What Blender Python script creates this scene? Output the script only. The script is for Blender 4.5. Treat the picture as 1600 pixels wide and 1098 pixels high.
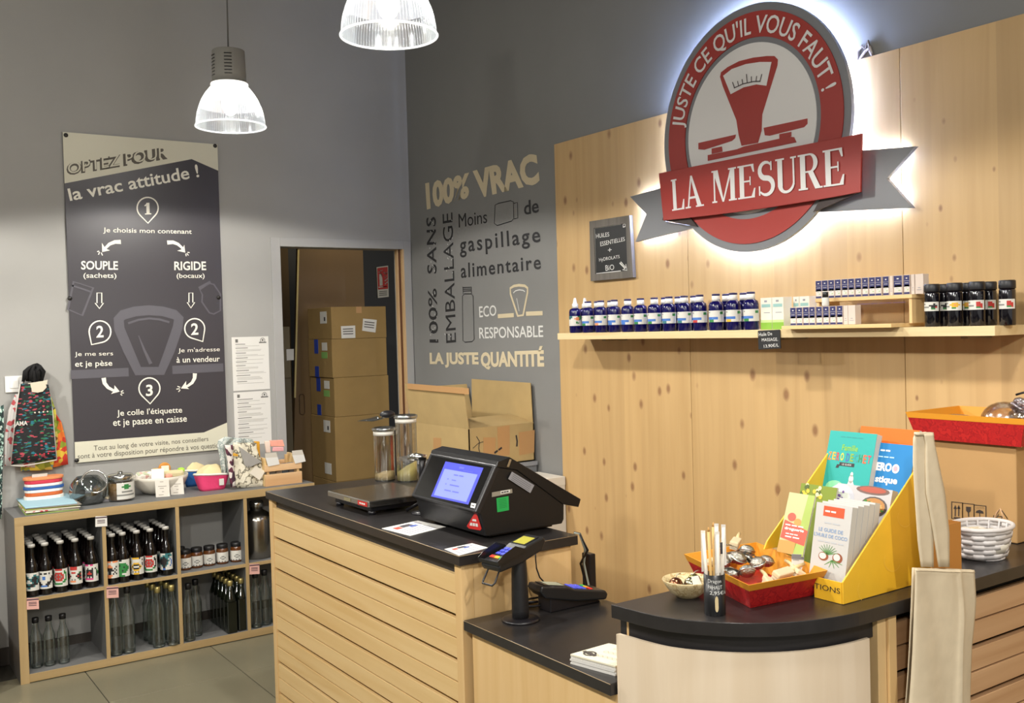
import bpy, bmesh, math, random
from mathutils import Vector as V, Matrix
random.seed(7)
for o in list(bpy.data.objects): bpy.data.objects.remove(o)
SC = bpy.context.scene; COL = SC.collection
# ------------------------------------------------------------ camera
CAM = V((-2.9583, -5.4147, 1.5805)); FW = V((.56283787, .82619872, -.02468223))
RT = V((.82574326, -.56335907, -.02783228)); UP = V((.03689995, .00471613, .99930784)); FOC = 1558.2
cd = bpy.data.cameras.new('camera'); cam = bpy.data.objects.new('camera', cd); COL.objects.link(cam)
cd.sensor_width = 36; cd.lens = FOC/1600*36; cd.clip_start = .05
cam.matrix_world = Matrix(((RT.x, UP.x, -FW.x, CAM.x), (RT.y, UP.y, -FW.y, CAM.y), (RT.z, UP.z, -FW.z, CAM.z), (0, 0, 0, 1)))
SC.camera = cam
# ------------------------------------------------------------ view, world, lights
SC.view_settings.view_transform = 'Standard'; SC.view_settings.look = 'None'
SC.view_settings.gamma = 1; SC.view_settings.exposure = 0.35; SC.view_settings.use_curve_mapping = False
W = bpy.data.worlds.new('world'); SC.world = W; W.use_nodes = True
W.node_tree.nodes['Background'].inputs[0].default_value = (1, .98, .95, 1)
W.node_tree.nodes['Background'].inputs[1].default_value = .48
LAMPS = [(-1.466, -1.066), (-1.48, -2.619)]
OTHER = [(-1.49, -4.25), (-1.5, -5.9), (-3.3, -1.1), (-3.3, -2.7), (-3.3, -4.35), (-3.3, -6.0)]
RIMZ = 2.5
def spot(x, y, z, e, size=156, blend=.12, col=(1, .96, .89), rad=.05):
    l = bpy.data.lights.new('pendant_light', 'SPOT'); l.energy = e; l.spot_size = math.radians(size); l.spot_blend = blend
    l.color = col; l.shadow_soft_size = rad
    o = bpy.data.objects.new('pendant_light', l); COL.objects.link(o); o.location = (x, y, z); return o
for x, y in LAMPS: spot(x, y, RIMZ+.012, 48)
for x, y in OTHER: spot(x, y, RIMZ+.012, 74 if x < -2 else 36 if y > -5 else 55)
def point(x, y, z, e, rad=.12, col=(1, .96, .90)):
    l = bpy.data.lights.new('dome_glow', 'POINT'); l.energy = e; l.color = col; l.shadow_soft_size = rad
    o = bpy.data.objects.new('dome_glow', l); COL.objects.link(o); o.location = (x, y, z)
for x, y in LAMPS+OTHER: point(x, y, RIMZ+.12, 14, rad=.05)
# ------------------------------------------------------------ pixel readings -> points on real planes
def at(u, v, **k):
    d = FW+RT*((u-800)/FOC)-UP*((v-549)/FOC); a, val = list(k.items())[0]; i = 'xyz'.index(a)
    return CAM+d*((val-CAM[i])/d[i])
def atp(u, v, P, n):
    d = FW+RT*((u-800)/FOC)-UP*((v-549)/FOC); n = V(n); return CAM+d*((V(P)-CAM).dot(n)/d.dot(n))
def Zm(x0, y0, s): return lambda a, b: (x0+a/s, y0+b/s)
# ------------------------------------------------------------ materials
def lin(h):
    if isinstance(h, str):
        h = h.lstrip('#'); c = [int(h[i:i+2], 16)/255 for i in (0, 2, 4)]
        return tuple(((x+.055)/1.055)**2.4 if x > .04045 else x/12.92 for x in c)+(1,)
    return tuple(h)+(1,) if len(h) == 3 else h
MC = {}
def mat(h, rough=.6, metal=0, emit=0, var=0, scale=8, bump=0, spec=None, stretch=None, tr=0, key=None):
    k = (h, rough, metal, emit, var, scale, bump, spec, stretch, tr)
    if k in MC: return MC[k]
    m = bpy.data.materials.new('paint'); m.use_nodes = True; nt = m.node_tree; p = nt.nodes['Principled BSDF']; c = lin(h)
    p.inputs['Base Color'].default_value = c; p.inputs['Roughness'].default_value = rough; p.inputs['Metallic'].default_value = metal
    if spec is not None: p.inputs['Specular IOR Level'].default_value = spec
    if tr: p.inputs['Transmission Weight'].default_value = tr
    if emit: p.inputs['Emission Color'].default_value = c; p.inputs['Emission Strength'].default_value = emit
    if var or bump:
        t = nt.nodes.new('ShaderNodeTexCoord'); mp = nt.nodes.new('ShaderNodeMapping'); n = nt.nodes.new('ShaderNodeTexNoise')
        nt.links.new(t.outputs['Object'], mp.inputs[0]); nt.links.new(mp.outputs[0], n.inputs['Vector'])
        if stretch: mp.inputs['Scale'].default_value = stretch
        n.inputs['Scale'].default_value = scale; n.inputs['Detail'].default_value = 4
        if var:
            r = nt.nodes.new('ShaderNodeMapRange'); r.inputs[1].default_value = .3; r.inputs[2].default_value = .7
            r.inputs[3].default_value = 1-var; r.inputs[4].default_value = 1+var
            mx = nt.nodes.new('ShaderNodeVectorMath'); mx.operation = 'SCALE'; mx.inputs[0].default_value = c[:3]
            nt.links.new(n.outputs[0], r.inputs[0]); nt.links.new(r.outputs[0], mx.inputs['Scale']); nt.links.new(mx.outputs[0], p.inputs['Base Color'])
        if bump:
            b = nt.nodes.new('ShaderNodeBump'); b.inputs['Strength'].default_value = bump; b.inputs['Distance'].default_value = .01
            nt.links.new(n.outputs[0], b.inputs['Height']); nt.links.new(b.outputs[0], p.inputs['Normal'])
    MC[k] = m; return m
def wood(base, dark, axis='z', knots=0, rough=.5, grain=1.0, board=0, rnd=True, key=0, kscale=7):
    k = ('w', base, dark, axis, knots, rough, grain, board, key)
    if k in MC: return MC[k]
    m = bpy.data.materials.new('pine_wood'); m.use_nodes = True; nt = m.node_tree; N = nt.nodes.new; L = nt.links.new
    p = nt.nodes['Principled BSDF']; p.inputs['Roughness'].default_value = rough
    t = N('ShaderNodeTexCoord'); oi = N('ShaderNodeObjectInfo'); ad = N('ShaderNodeVectorMath'); ad.operation = 'ADD'
    sc = N('ShaderNodeVectorMath'); sc.operation = 'SCALE'; sc.inputs['Scale'].default_value = 13.7
    cb = N('ShaderNodeCombineXYZ')
    for i in range(3): L(oi.outputs['Random'], cb.inputs[i])
    L(cb.outputs[0], sc.inputs[0]); L(t.outputs['Object'], ad.inputs[0]); L(sc.outputs[0], ad.inputs[1])
    mp = N('ShaderNodeMapping'); L(ad.outputs[0], mp.inputs[0]); s = [22, 22, 22]; s['xyz'.index(axis)] = 1.1; mp.inputs['Scale'].default_value = s
    n = N('ShaderNodeTexNoise'); n.inputs['Scale'].default_value = grain; n.inputs['Detail'].default_value = 5; n.inputs['Distortion'].default_value = .6
    L(mp.outputs[0], n.inputs['Vector'])
    r = N('ShaderNodeValToRGB'); r.color_ramp.elements[0].position = .30; r.color_ramp.elements[1].position = .62
    r.color_ramp.elements[0].color = lin(dark); r.color_ramp.elements[1].color = lin(base); L(n.outputs[0], r.inputs[0])
    out = r.outputs[0]
    if board:
        # glued lamellas: each strip its own slight tone
        mb = N('ShaderNodeMapping'); s2 = [0, 0, 0]; a2 = 'y' if axis == 'z' else 'z'; s2['xyz'.index(a2)] = 1/board; mb.inputs['Scale'].default_value = s2
        L(t.outputs['Object'], mb.inputs[0]); fl = N('ShaderNodeVectorMath'); fl.operation = 'FLOOR'; L(mb.outputs[0], fl.inputs[0])
        wn = N('ShaderNodeTexWhiteNoise'); L(fl.outputs[0], wn.inputs['Vector']); mr = N('ShaderNodeMapRange'); mr.inputs[3].default_value = .93; mr.inputs[4].default_value = 1.05
        L(wn.outputs['Value'], mr.inputs[0]); vs = N('ShaderNodeVectorMath'); vs.operation = 'SCALE'; L(out, vs.inputs[0]); L(mr.outputs[0], vs.inputs['Scale']); out = vs.outputs[0]
    if knots:
        mk = N('ShaderNodeMapping'); s = [1, 1, 1]; s['xyz'.index(axis)] = .62; mk.inputs['Scale'].default_value = s; L(ad.outputs[0], mk.inputs[0])
        vo = N('ShaderNodeTexVoronoi'); vo.inputs['Scale'].default_value = kscale; L(mk.outputs[0], vo.inputs['Vector'])
        wn2 = N('ShaderNodeSeparateColor'); L(vo.outputs['Color'], wn2.inputs[0])
        th = N('ShaderNodeMapRange'); th.inputs[1].default_value = .25; th.inputs[2].default_value = 1; th.inputs[3].default_value = .002; th.inputs[4].default_value = .085*knots; L(wn2.outputs[0], th.inputs[0])
        dv = N('ShaderNodeMath'); dv.operation = 'DIVIDE'; L(vo.outputs['Distance'], dv.inputs[0]); L(th.outputs[0], dv.inputs[1])
        kr = N('ShaderNodeMapRange'); kr.inputs[1].default_value = .5; kr.inputs[2].default_value = 1.25; kr.inputs[3].default_value = .75; kr.inputs[4].default_value = 0; L(dv.outputs[0], kr.inputs[0])
        mx = N('ShaderNodeMix'); mx.data_type = 'RGBA'; mx.inputs['B'].default_value = lin('#7a5034'); L(kr.outputs[0], mx.inputs['Factor']); L(out, mx.inputs['A']); out = mx.outputs['Result']
    L(out, p.inputs['Base Color']); MC[k] = m; return m
def glassy(tint='#ffffff', alpha=.86, rough=.03, emit=0, key=0):
    k = ('g', tint, alpha, rough, emit, key)
    if k in MC: return MC[k]
    m = bpy.data.materials.new('clear_glass'); m.use_nodes = True; nt = m.node_tree; nt.nodes.clear(); N = nt.nodes.new; L = nt.links.new
    o = N('ShaderNodeOutputMaterial'); tr = N('ShaderNodeBsdfTransparent'); tr.inputs[0].default_value = lin(tint)
    g = N('ShaderNodeBsdfGlossy'); g.inputs['Roughness'].default_value = rough; g.inputs[0].default_value = (.9, .93, .93, 1)
    lw = N('ShaderNodeLayerWeight'); lw.inputs[0].default_value = .28; mr = N('ShaderNodeMapRange'); mr.inputs[3].default_value = 1-alpha; mr.inputs[4].default_value = .7
    L(lw.outputs['Fresnel'], mr.inputs[0]); mx = N('ShaderNodeMixShader'); L(mr.outputs[0], mx.inputs[0]); L(tr.outputs[0], mx.inputs[1]); L(g.outputs[0], mx.inputs[2])
    last = mx.outputs[0]
    if emit:
        e = N('ShaderNodeEmission'); e.inputs[0].default_value = (1, .98, .95, 1); e.inputs[1].default_value = emit; a = N('ShaderNodeAddShader'); L(last, a.inputs[0]); L(e.outputs[0], a.inputs[1]); last = a.outputs[0]
    L(last, o.inputs[0]); MC[k] = m; return m
def pattern(cols, scale=40, kind='voronoi', rough=.8, stretch=None, key=0):
    k = ('p', tuple(cols), scale, kind, stretch, key)
    if k in MC: return MC[k]
    m = bpy.data.materials.new('printed_fabric'); m.use_nodes = True; nt = m.node_tree; N = nt.nodes.new; L = nt.links.new
    p = nt.nodes['Principled BSDF']; p.inputs['Roughness'].default_value = rough
    t = N('ShaderNodeTexCoord'); mp = N('ShaderNodeMapping'); L(t.outputs['Object'], mp.inputs[0])
    if stretch: mp.inputs['Scale'].default_value = stretch
    r = N('ShaderNodeValToRGB'); r.color_ramp.interpolation = 'CONSTANT'
    if kind == 'voronoi':
        v = N('ShaderNodeTexVoronoi'); v.inputs['Scale'].default_value = scale; s = N('ShaderNodeSeparateColor'); L(mp.outputs[0], v.inputs['Vector']); L(v.outputs['Color'], s.inputs[0]); L(s.outputs[0], r.inputs[0])
    elif kind == 'noise':
        v = N('ShaderNodeTexNoise'); v.inputs['Scale'].default_value = scale; L(mp.outputs[0], v.inputs['Vector']); mr = N('ShaderNodeMapRange'); mr.inputs[1].default_value = .33; mr.inputs[2].default_value = .67; L(v.outputs[0], mr.inputs[0]); L(mr.outputs[0], r.inputs[0])
    else:
        v = N('ShaderNodeTexWave'); v.inputs['Scale'].default_value = scale; v.bands_direction = kind; L(mp.outputs[0], v.inputs['Vector']); L(v.outputs['Fac'], r.inputs[0])
    e = r.color_ramp.elements
    while len(e) < len(cols): e.new(.5)
    for i, c in enumerate(cols): e[i].position = i/len(cols); e[i].color = lin(c)
    L(r.outputs[0], p.inputs['Base Color']); MC[k] = m; return m
# ------------------------------------------------------------ mesh builder
ROOTM = {}
SUB = {'print': ('card', 'sheet', 'carton'), 'sticker_print': ('green_sticker', 'red_triangle_sticker', 'white_sticker'), 'label_print': ('shipping_label', 'white_label', 'silver_label'), 'rating_print': ('rating_plate',),
 'badge_lettering': ('red_badge',), 'display_text': ('lit_display',), 'lit_window': ('lit_display',), 'cover_lettering': ('cover',), 'cover_picture': ('cover',), 'salad_picture': ('cover',), 'flower_picture': ('cover',), 'leaf_picture': ('cover',),
 'card_print': ('card',), 'seal_print': ('card_layer',), 'stamp_print': ('card_layer',), 'key': ('terminal_body',), 'display': ('bezel',), 'press_stud': ('bag_body',), 'name_lettering': ('ribbon',), 'ring_lettering': ('red_ring',),
 'scale_emblem': ('white_disc',), 'seal_ring': ('clear_wall',), 'printed_word': ('fabric', 'front_lip'), 'printed_dot': ('fabric',), 'white_piping': ('fabric',), 'window_slot': ('holder_body',), 'handwriting': ('upper_board',), 'rubber_foot': ('black_base',), 'glass_lid': ('steel_rim',), 'top_hem': ('front_cloth',)}
MADE = {}
class B:
    def __init__(s): s.bm = bmesh.new(); s.mi = 0; s.M = Matrix()
    def _v(s, c): return s.bm.verts.new(s.M @ V(c))
    def face(s, pts):
        try: f = s.bm.faces.new([s._v(p) for p in pts]); f.material_index = s.mi; return f
        except ValueError: return None
    def box(s, x0, x1, y0, y1, z0, z1):
        v = [s._v(c) for c in ((x0, y0, z0), (x1, y0, z0), (x1, y1, z0), (x0, y1, z0), (x0, y0, z1), (x1, y0, z1), (x1, y1, z1), (x0, y1, z1))]
        for q in ((0, 3, 2, 1), (4, 5, 6, 7), (0, 1, 5, 4), (1, 2, 6, 5), (2, 3, 7, 6), (3, 0, 4, 7)): s.bm.faces.new([v[i] for i in q]).material_index = s.mi
        return s
    def slab(s, pts, d):           # polygon of 3D points given thickness vector d
        d = V(d); a = [s._v(p) for p in pts]; b = [s._v(V(p)+d) for p in pts]; n = len(pts)
        s.bm.faces.new(a).material_index = s.mi; s.bm.faces.new(b[::-1]).material_index = s.mi
        for i in range(n): s.bm.faces.new((a[i], b[i], b[(i+1) % n], a[(i+1) % n])).material_index = s.mi
        return s
    def lathe(s, prof, c=(0, 0, 0), n=16, M=None, cap=True):
        M = M or Matrix(); c = V(c); rings = []
        for r, z in prof: rings.append([s._v(c+M @ V((max(r, 1e-5)*math.cos(6.28318*i/n), max(r, 1e-5)*math.sin(6.28318*i/n), z))) for i in range(n)])
        for a, b in zip(rings, rings[1:]):
            for i in range(n):
                f = s.bm.faces.new((a[i], a[(i+1) % n], b[(i+1) % n], b[i])); f.material_index = s.mi; f.smooth = True
        if cap:
            for q, rr in ((rings[0][::-1], prof[0][0]), (rings[-1], prof[-1][0])):
                if rr > .001: s.bm.faces.new(q).material_index = s.mi
        return s
    def tube(s, pts, r, n=6, closed=False):
        pts = [V(p) for p in pts]; N = len(pts); rings = []
        for i, p in enumerate(pts):
            a = pts[i-1] if (i or closed) else p; b = pts[(i+1) % N] if (i < N-1 or closed) else p
            d = (b-a).normalized(); u = d.cross(V((0, 0, 1)));
            if u.length < .1: u = d.cross(V((0, 1, 0)))
            u.normalize(); w = d.cross(u); rr = r[i] if isinstance(r, (list, tuple)) else r
            rings.append([s._v(p+u*rr*math.cos(6.2832*k/n)+w*rr*math.sin(6.2832*k/n)) for k in range(n)])
        for i in range(N if closed else N-1):
            a, b = rings[i], rings[(i+1) % N]
            for k in range(n):
                f = s.bm.faces.new((a[k], a[(k+1) % n], b[(k+1) % n], b[k])); f.material_index = s.mi; f.smooth = True
        if not closed:
            s.bm.faces.new(rings[0][::-1]).material_index = s.mi; s.bm.faces.new(rings[-1]).material_index = s.mi
        return s
    def sphere(s, c, r, n=12, sc=(1, 1, 1)):
        m = n//2; c = V(c); rings = []
        for j in range(m+1):
            a = math.pi*j/m
            rings.append([s._v(c+V((sc[0]*max(1e-5, r*math.sin(a))*math.cos(6.2832*i/n), sc[1]*max(1e-5, r*math.sin(a))*math.sin(6.2832*i/n), -sc[2]*r*math.cos(a)))) for i in range(n)])
        for a, b in zip(rings, rings[1:]):
            for i in range(n): f = s.bm.faces.new((a[i], a[(i+1) % n], b[(i+1) % n], b[i])); f.material_index = s.mi; f.smooth = True
        return s
    def grid(s, fn, nu, nv, smooth=True, mf=None):
        g = [[s._v(fn(i/nu, j/nv)) for j in range(nv+1)] for i in range(nu+1)]
        for i in range(nu):
            for j in range(nv):
                f = s.bm.faces.new((g[i][j], g[i+1][j], g[i+1][j+1], g[i][j+1])); f.smooth = smooth; f.material_index = mf(i, j) if mf else s.mi
        return s
    def stroke(s, pts, w, n, closed=False):        # flat ribbon of width w on a plane of normal n
        pts = [V(p) for p in pts]; n = V(n); N = len(pts); L = []; R = []
        for i, p in enumerate(pts):
            a = pts[i-1] if (i or closed) else p; b = pts[(i+1) % N] if (i < N-1 or closed) else p
            t = (b-a).normalized(); q = n.cross(t).normalized(); ww = (w[i] if isinstance(w, (list, tuple)) else w)/2; L.append(p+q*ww); R.append(p-q*ww)
        for i in range(N if closed else N-1):
            j = (i+1) % N; s.face((L[i], R[i], R[j], L[j]))
        return s
    def done(s, name, mats, parent=None, world=False, bevel=0, solid=0, merge=False, smooth=False):
        bm = s.bm
        if merge: bmesh.ops.remove_doubles(bm, verts=bm.verts, dist=1e-5)
        if merge or not solid: bmesh.ops.recalc_face_normals(bm, faces=bm.faces)
        if parent is not None and world: bmesh.ops.transform(bm, matrix=ROOTM[parent.name].inverted(), verts=bm.verts)
        if smooth:
            for f in bm.faces: f.smooth = True
        me = bpy.data.meshes.new(name); bm.to_mesh(me); bm.free()
        for m in (mats if isinstance(mats, (list, tuple)) else [mats]): me.materials.append(m)
        o = bpy.data.objects.new(name, me); COL.objects.link(o)
        if parent is not None:
            up = parent
            for k_, p_ in MADE.get(parent.name, ()):
                if k_ in SUB.get(name, ()): up = p_
            MADE.setdefault(parent.name, []).append((name, o)); o.parent = up
        if bevel:
            b = o.modifiers.new('bevel', 'BEVEL'); b.width = bevel; b.segments = 2; b.limit_method = 'ANGLE'; b.angle_limit = .6
        if solid:
            q = o.modifiers.new('solid', 'SOLIDIFY'); q.thickness = solid; q.offset = 0
        ROOTM[o.name] = ROOTM[parent.name].copy() if parent is not None else Matrix()
        return o
def tag(o, label=None, cat=None, group=None, kind=None):
    if label: o['label'] = label
    if cat: o['category'] = cat
    if group: o['group'] = group
    if kind: o['kind'] = kind
    return o
def thing(name, label, cat, loc=(0, 0, 0), rz=0, group=None, M=None):
    o = bpy.data.objects.new(name, None); COL.objects.link(o); o.empty_display_size = .05
    if M is None: M = Matrix.Translation(V(loc)) @ Matrix.Rotation(rz, 4, 'Z')
    o.matrix_world = M; ROOTM[o.name] = M.copy(); return tag(o, label, cat, group)
def dup(root, loc=None, rz=None, label=None, group=None, M=None, mats=None):
    r = root.copy(); COL.objects.link(r)
    if M is None: M = Matrix.Translation(V(loc)) @ Matrix.Rotation(rz or 0, 4, 'Z')
    r.matrix_world = M; ROOTM[r.name] = M.copy()
    if label: r['label'] = label
    if group: r['group'] = group
    for ch in list(root.children):
        c = ch.copy(); COL.objects.link(c); c.parent = r; ROOTM[c.name] = M.copy()
        for g in ch.children: d = g.copy(); COL.objects.link(d); d.parent = c
    return r
# ------------------------------------------------------------ lettering
TC = {}
def tmesh(s, bold=0.0, space=1.0):
    k = (s, bold, space)
    if k not in TC:
        cu = bpy.data.curves.new('t', 'FONT'); cu.body = s; cu.offset = bold; cu.space_character = space; cu.resolution_u = 3
        o = bpy.data.objects.new('t', cu); COL.objects.link(o); dg = bpy.context.evaluated_depsgraph_get()
        me = bpy.data.meshes.new_from_object(o.evaluated_get(dg)); vs = [tuple(v.co[:2]) for v in me.vertices]; fs = [tuple(p.vertices) for p in me.polygons]
        bpy.data.objects.remove(o); bpy.data.curves.remove(cu); bpy.data.meshes.remove(me)
        TC[k] = (vs, fs)
    return TC[k]
def put_text(b, s, bl, br, tr, tl, off=(0, 0, 0), bold=0.0, space=1.0):
    """text bounding box mapped onto four 3D corners; '#n' prints n word-long bars where the photo is too small to read"""
    if s[0] == '#':
        n = int(s[1:]); bl, br, tr, tl, off = map(V, (bl, br, tr, tl, off))
        for k in range(n):
            a, c = (k+.0)/n, (k+.82)/n; b.face([(bl*(1-u)+br*u)*(1-v)+(tl*(1-u)+tr*u)*v+off for u, v in ((a, .15), (c, .15), (c, .8), (a, .8))])
        return
    vs, fs = tmesh(s, bold, space); xs = [v[0] for v in vs]; ys = [v[1] for v in vs]; x0, x1, y0, y1 = min(xs), max(xs), min(ys), max(ys)
    bl, br, tr, tl, off = map(V, (bl, br, tr, tl, off)); bv = []
    for x, y in vs:
        a = (x-x0)/(x1-x0+1e-9); c = (y-y0)/(y1-y0+1e-9); bv.append(b._v((bl*(1-a)+br*a)*(1-c)+(tl*(1-a)+tr*a)*c+off))
    for f in fs:
        try: b.bm.faces.new([bv[i] for i in f]).material_index = b.mi
        except ValueError: pass
def art(b, rows, fn, pal):
    """small printed picture: rows of characters, each a cell, on surface fn(u,v)"""
    nv = len(rows); nu = len(rows[0]); b.grid(fn, nu, nv, True, lambda i, j: pal.get(rows[nv-1-j][i], 0))
# ------------------------------------------------------------ palette
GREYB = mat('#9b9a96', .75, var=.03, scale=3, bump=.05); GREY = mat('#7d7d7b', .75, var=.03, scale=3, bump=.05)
WHITE = mat('#e8e6e0', .6); PAPER = mat('#d8d6d0', .8); CREAM = mat('#d9d5c0', .7); BLACK = mat('#17161a', .35); DARK = mat('#262428', .6)
COUNTER = mat('#262424', .3, var=.12, scale=30); PLINTH = mat('#211f20', .5); PINE = wood('#dfc08a', '#d4b177', 'y', 0, .45, key=1)
PINEV = wood('#dcba85', '#d2ad75', 'z', 2.0, .45, key=2); PANEL = wood('#c2a16f', '#b99866', 'z', 2.3, .5, board=.11, key=3, kscale=13)
PINEX = wood('#dcb78a', '#c79b6c', 'x', 0, .5, key=4); BIRCH = wood('#dfceb6', '#d3bfa3', 'z', 0, .5, grain=.5, key=5); PLANK = wood('#dcc79a', '#cbb282', 'y', .4, .5, key=6)
OAK = wood('#ae9468', '#9f8559', 'x', 0, .5, key=7); OAKZ = wood('#ae9468', '#9f8559', 'z', 0, .5, key=8); SHELFG = mat('#6b6b6a', .6)
KRAFT = mat('#ab9262', .85, var=.05, scale=10); KRAFTD = mat('#a5864e', .85, var=.05, scale=10); TAPE = mat('#b08758', .5); CHROME = mat('#c8c8c4', .18, 1)
STEEL = mat('#a8a49c', .3, 1); GOLD = mat('#c9b878', .35, .8); LABELW = mat('#d0cec6', .6); RED = mat('#a5221c', .55); ORANGE = mat('#e0942a', .6)
YELLOW = mat('#e8b52c', .45, var=.04, scale=20); CANVAS = mat('#cdbea2', .9, var=.04, scale=25, bump=.15); PRINTGREY = mat('#77767a', .7)
# ------------------------------------------------------------ the room
def struct(b, name, m, parent=None, **k): return tag(b.done(name, m, parent, **k), kind='structure')
floor = struct(B().box(-6.5, 1.6, -8.5, 2.2, -.06, -.004), 'floor', mat('#3c3a33', .8))
TILE = mat('#7a7561', .32, var=.07, scale=3)
t0 = B().box(-.297, .297, -.2985, .2985, -.004, .0).done('tile', TILE, floor, bevel=.0012)
first = True
for i in range(-7, 3):
    for j in range(-9, 1):
        o = t0 if first else t0.copy()
        if not first: COL.objects.link(o)
        first = False; o.parent = floor; o.location = (-2.022+.299+.598*i+1.196, -.857+.3+.6*j, 0)
W0, W1, DZ = -.842, -.055, 2.072
wb = B(); wb.box(-6, W0, 0, .12, 0, 4); wb.box(W1, .12, 0, .12, 0, 4); wb.box(W0, W1, 0, .12, DZ, 4)
wall_back = struct(wb, 'wall_back', GREYB)
wall_right = struct(B().box(0, .12, -7.5, 0, 0, 4), 'wall_right', GREY)
struct(B().box(-6.2, .3, -8, .3, 4.0, 4.1), 'ceiling', mat('#8a8782', .8))
struct(B().box(-6.2, -6.1, -8, .12, 0, 4), 'wall_left', GREY)
c = B(); c.box(W0-.055, W0, -.009, .0, 0, DZ+.05); c.box(W1, -.006, -.009, 0, 0, DZ+.05); c.box(W0, W1, -.009, 0, DZ, DZ+.05)
struct(c, 'trim_1', mat('#9f9e9b', .6), bevel=.002)
j = B(); j.box(W1-.012, W1, -.01, .012, 0, DZ); j.mi = 1; j.box(W1-.018, W1-.002, .012, .03, 0, DZ); j.mi = 0; j.box(W1-.028, W1-.01, .03, .055, 0, DZ)
struct(j, 'trim_2', [mat('#c9a678', .5), mat('#5d3a22', .6)])
struct(B().box(-1.0, -.001, -.016, 0, 0, .07), 'baseboard_back', mat('#4a3f36', .6)) if False else None
# storage room behind the opening
struct(B().box(-1.6, 1.5, 1.25, 1.35, 0, 3), 'wall_storage', mat('#2b2c2d', .5))
struct(B().box(1.4, 1.5, .12, 1.3, 0, 3), 'wall_storage_right', mat('#2b2c2d', .5))
struct(B().box(-1.7, -1.6, .12, 1.3, 0, 3), 'wall_storage_left', mat('#54452f', .7))
struct(B().box(-1.7, 1.5, .12, 1.35, 2.6, 2.7), 'ceiling_storage', mat('#55524c', .7))
struct(B().box(-1.6, -.3, 1.235, 1.249, 0, 3), 'wall_storage_panel', mat('#6b5636', .7, var=.05, scale=3))
l = bpy.data.lights.new('storage_light', 'POINT'); l.energy = 5; l.color = (1, .85, .6); l.shadow_soft_size = .2
o = bpy.data.objects.new('storage_light', l); COL.objects.link(o); o.location = (-.1, .35, 2.45)
pl = thing('sliding_door', 'tall brown wooden door leaf standing behind the stacked cartons', 'door', (0, .75, 0))
b = B(); P0 = at(466, 388, y=.75); P1 = at(461, 620, y=.75); k = (P0-P1)/(P0.z-P1.z); lo = P1-k*P1.z; R0 = .04
b.slab([lo, V((R0, .75, 0)), V((R0, .75, 2.13)), P0], (0, .035, 0)); b.done('door_leaf', mat('#6b5433', .55, var=.08, scale=4, stretch=(1, 1, .15)), pl, world=True)
b = B(); z3 = Zm(430, 370, 2.745); b.stroke([at(*z3(100-15*t, 55+635*t), y=.745) for t in (0, 1)], .012, (0, -1, 0)); b.done('door_edge_strip', mat('#c9b87a', .5), pl, world=True)
b = B(); cc = at(*z3(115, 718), y=.747); pts = []
for i in range(20):
    a = i/20*6.2832; pts.append(cc+V((.017*math.cos(a), 0, .05*(1 if math.sin(a) > 0 else -1)+.017*math.sin(a))))
b.tube(pts, .003, 5, True); b.done('recessed_handle', mat('#4a3620', .5), pl, world=True)
# fire extinguisher sign
fs = thing('extinguisher_sign', 'red and white fire extinguisher sign on the dark wall beyond the doorway', 'sign', (0, 1.245, 0))
q = [at(*z3(a, c_), y=1.243) for a, c_ in ((435, 130), (484, 123), (487, 257), (440, 262))]
B().slab(q, (0, .004, 0)).done('plate', mat('#cfcdc4', .5), fs, world=True)
b = B(); S = lambda a, c_: at(*z3(a, c_), y=1.240); b.face([S(438, 134), S(482, 128), S(484, 222), S(441, 226)])
b.mi = 1; b.face([S(446, 160), S(459, 158), S(461, 208), S(448, 210)]); b.face([S(449, 150), S(456, 149), S(457, 160), S(450, 161)]); b.stroke([S(444, 152), S(452, 146), S(461, 143)], .006, (0, -1, 0))
for k in range(4): b.stroke([S(465+2*k, 150+18*k), S(472, 160+14*k), S(482, 150+14*k)], .008, (0, -1, 0))
b.stroke([S(444, 216), S(480, 212)], .007, (0, -1, 0)); b.mi = 2
for k in range(3): b.stroke([S(446, 235+8*k), S(480, 232+8*k)], .006, (0, -1, 0))
b.done('pictogram', [mat('#b5251c', .5), LABELW, mat('#707068', .6)], fs, world=True)
# wood-clad wall: big glued panels
PX = -.012
edges = [-1.503, -2.40, -3.30, -3.62, -4.52, -5.4]
edges = [-1.503, -2.405, -3.41, -4.41, -5.41]
clad = struct(B().box(-.003, 0, -5.41, -1.506, 0, 2.46), 'wall_cladding', mat('#4a3a26', .8))
for a, c_ in zip(edges, edges[1:]): B().box(PX, -.003, c_+.0012, a-.0012, 0, 2.464).done('panel', PANEL, clad, bevel=.001)
# ------------------------------------------------------------ painted lettering on the right wall
z4 = Zm(640, 220, 2.8875); RX = -.002
A4 = lambda a, c_: at(*z4(a, c_), x=RX)
CREAMP = mat('#cdbf9f', .7); INK = mat('#2a2a2c', .7); WHT = mat('#d6d6d2', .7)
def wtxt(name, s, bl, br, tr, tl, m, bold=.02, sh=None, space=1.0):
    b = B()
    if sh: b.mi = 1; put_text(b, s, *[A4(p[0]+sh[0], p[1]+sh[1]) for p in (bl, br, tr, tl)], off=(.0008, 0, 0), bold=bold, space=space); b.mi = 0
    put_text(b, s, *[A4(*p) for p in (bl, br, tr, tl)], bold=bold, space=space); return b.done(name, [m, INK] if not sh else [m, sh[2] if len(sh) > 2 else INK], wall_right)
wtxt('painted_lettering', '100%', (78, 312), (268, 258), (270, 142), (70, 190), CREAMP, .05)
wtxt('painted_lettering', 'VRAC', (303, 262), (588, 192), (572, 52), (284, 135), CREAMP, .05)
wtxt('painted_lettering', 'Moins', (222, 392), (350, 370), (348, 312), (220, 330), INK, 0)
wtxt('painted_lettering', 'de', (517, 336), (584, 322), (580, 258), (515, 272), INK, .015)
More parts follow.
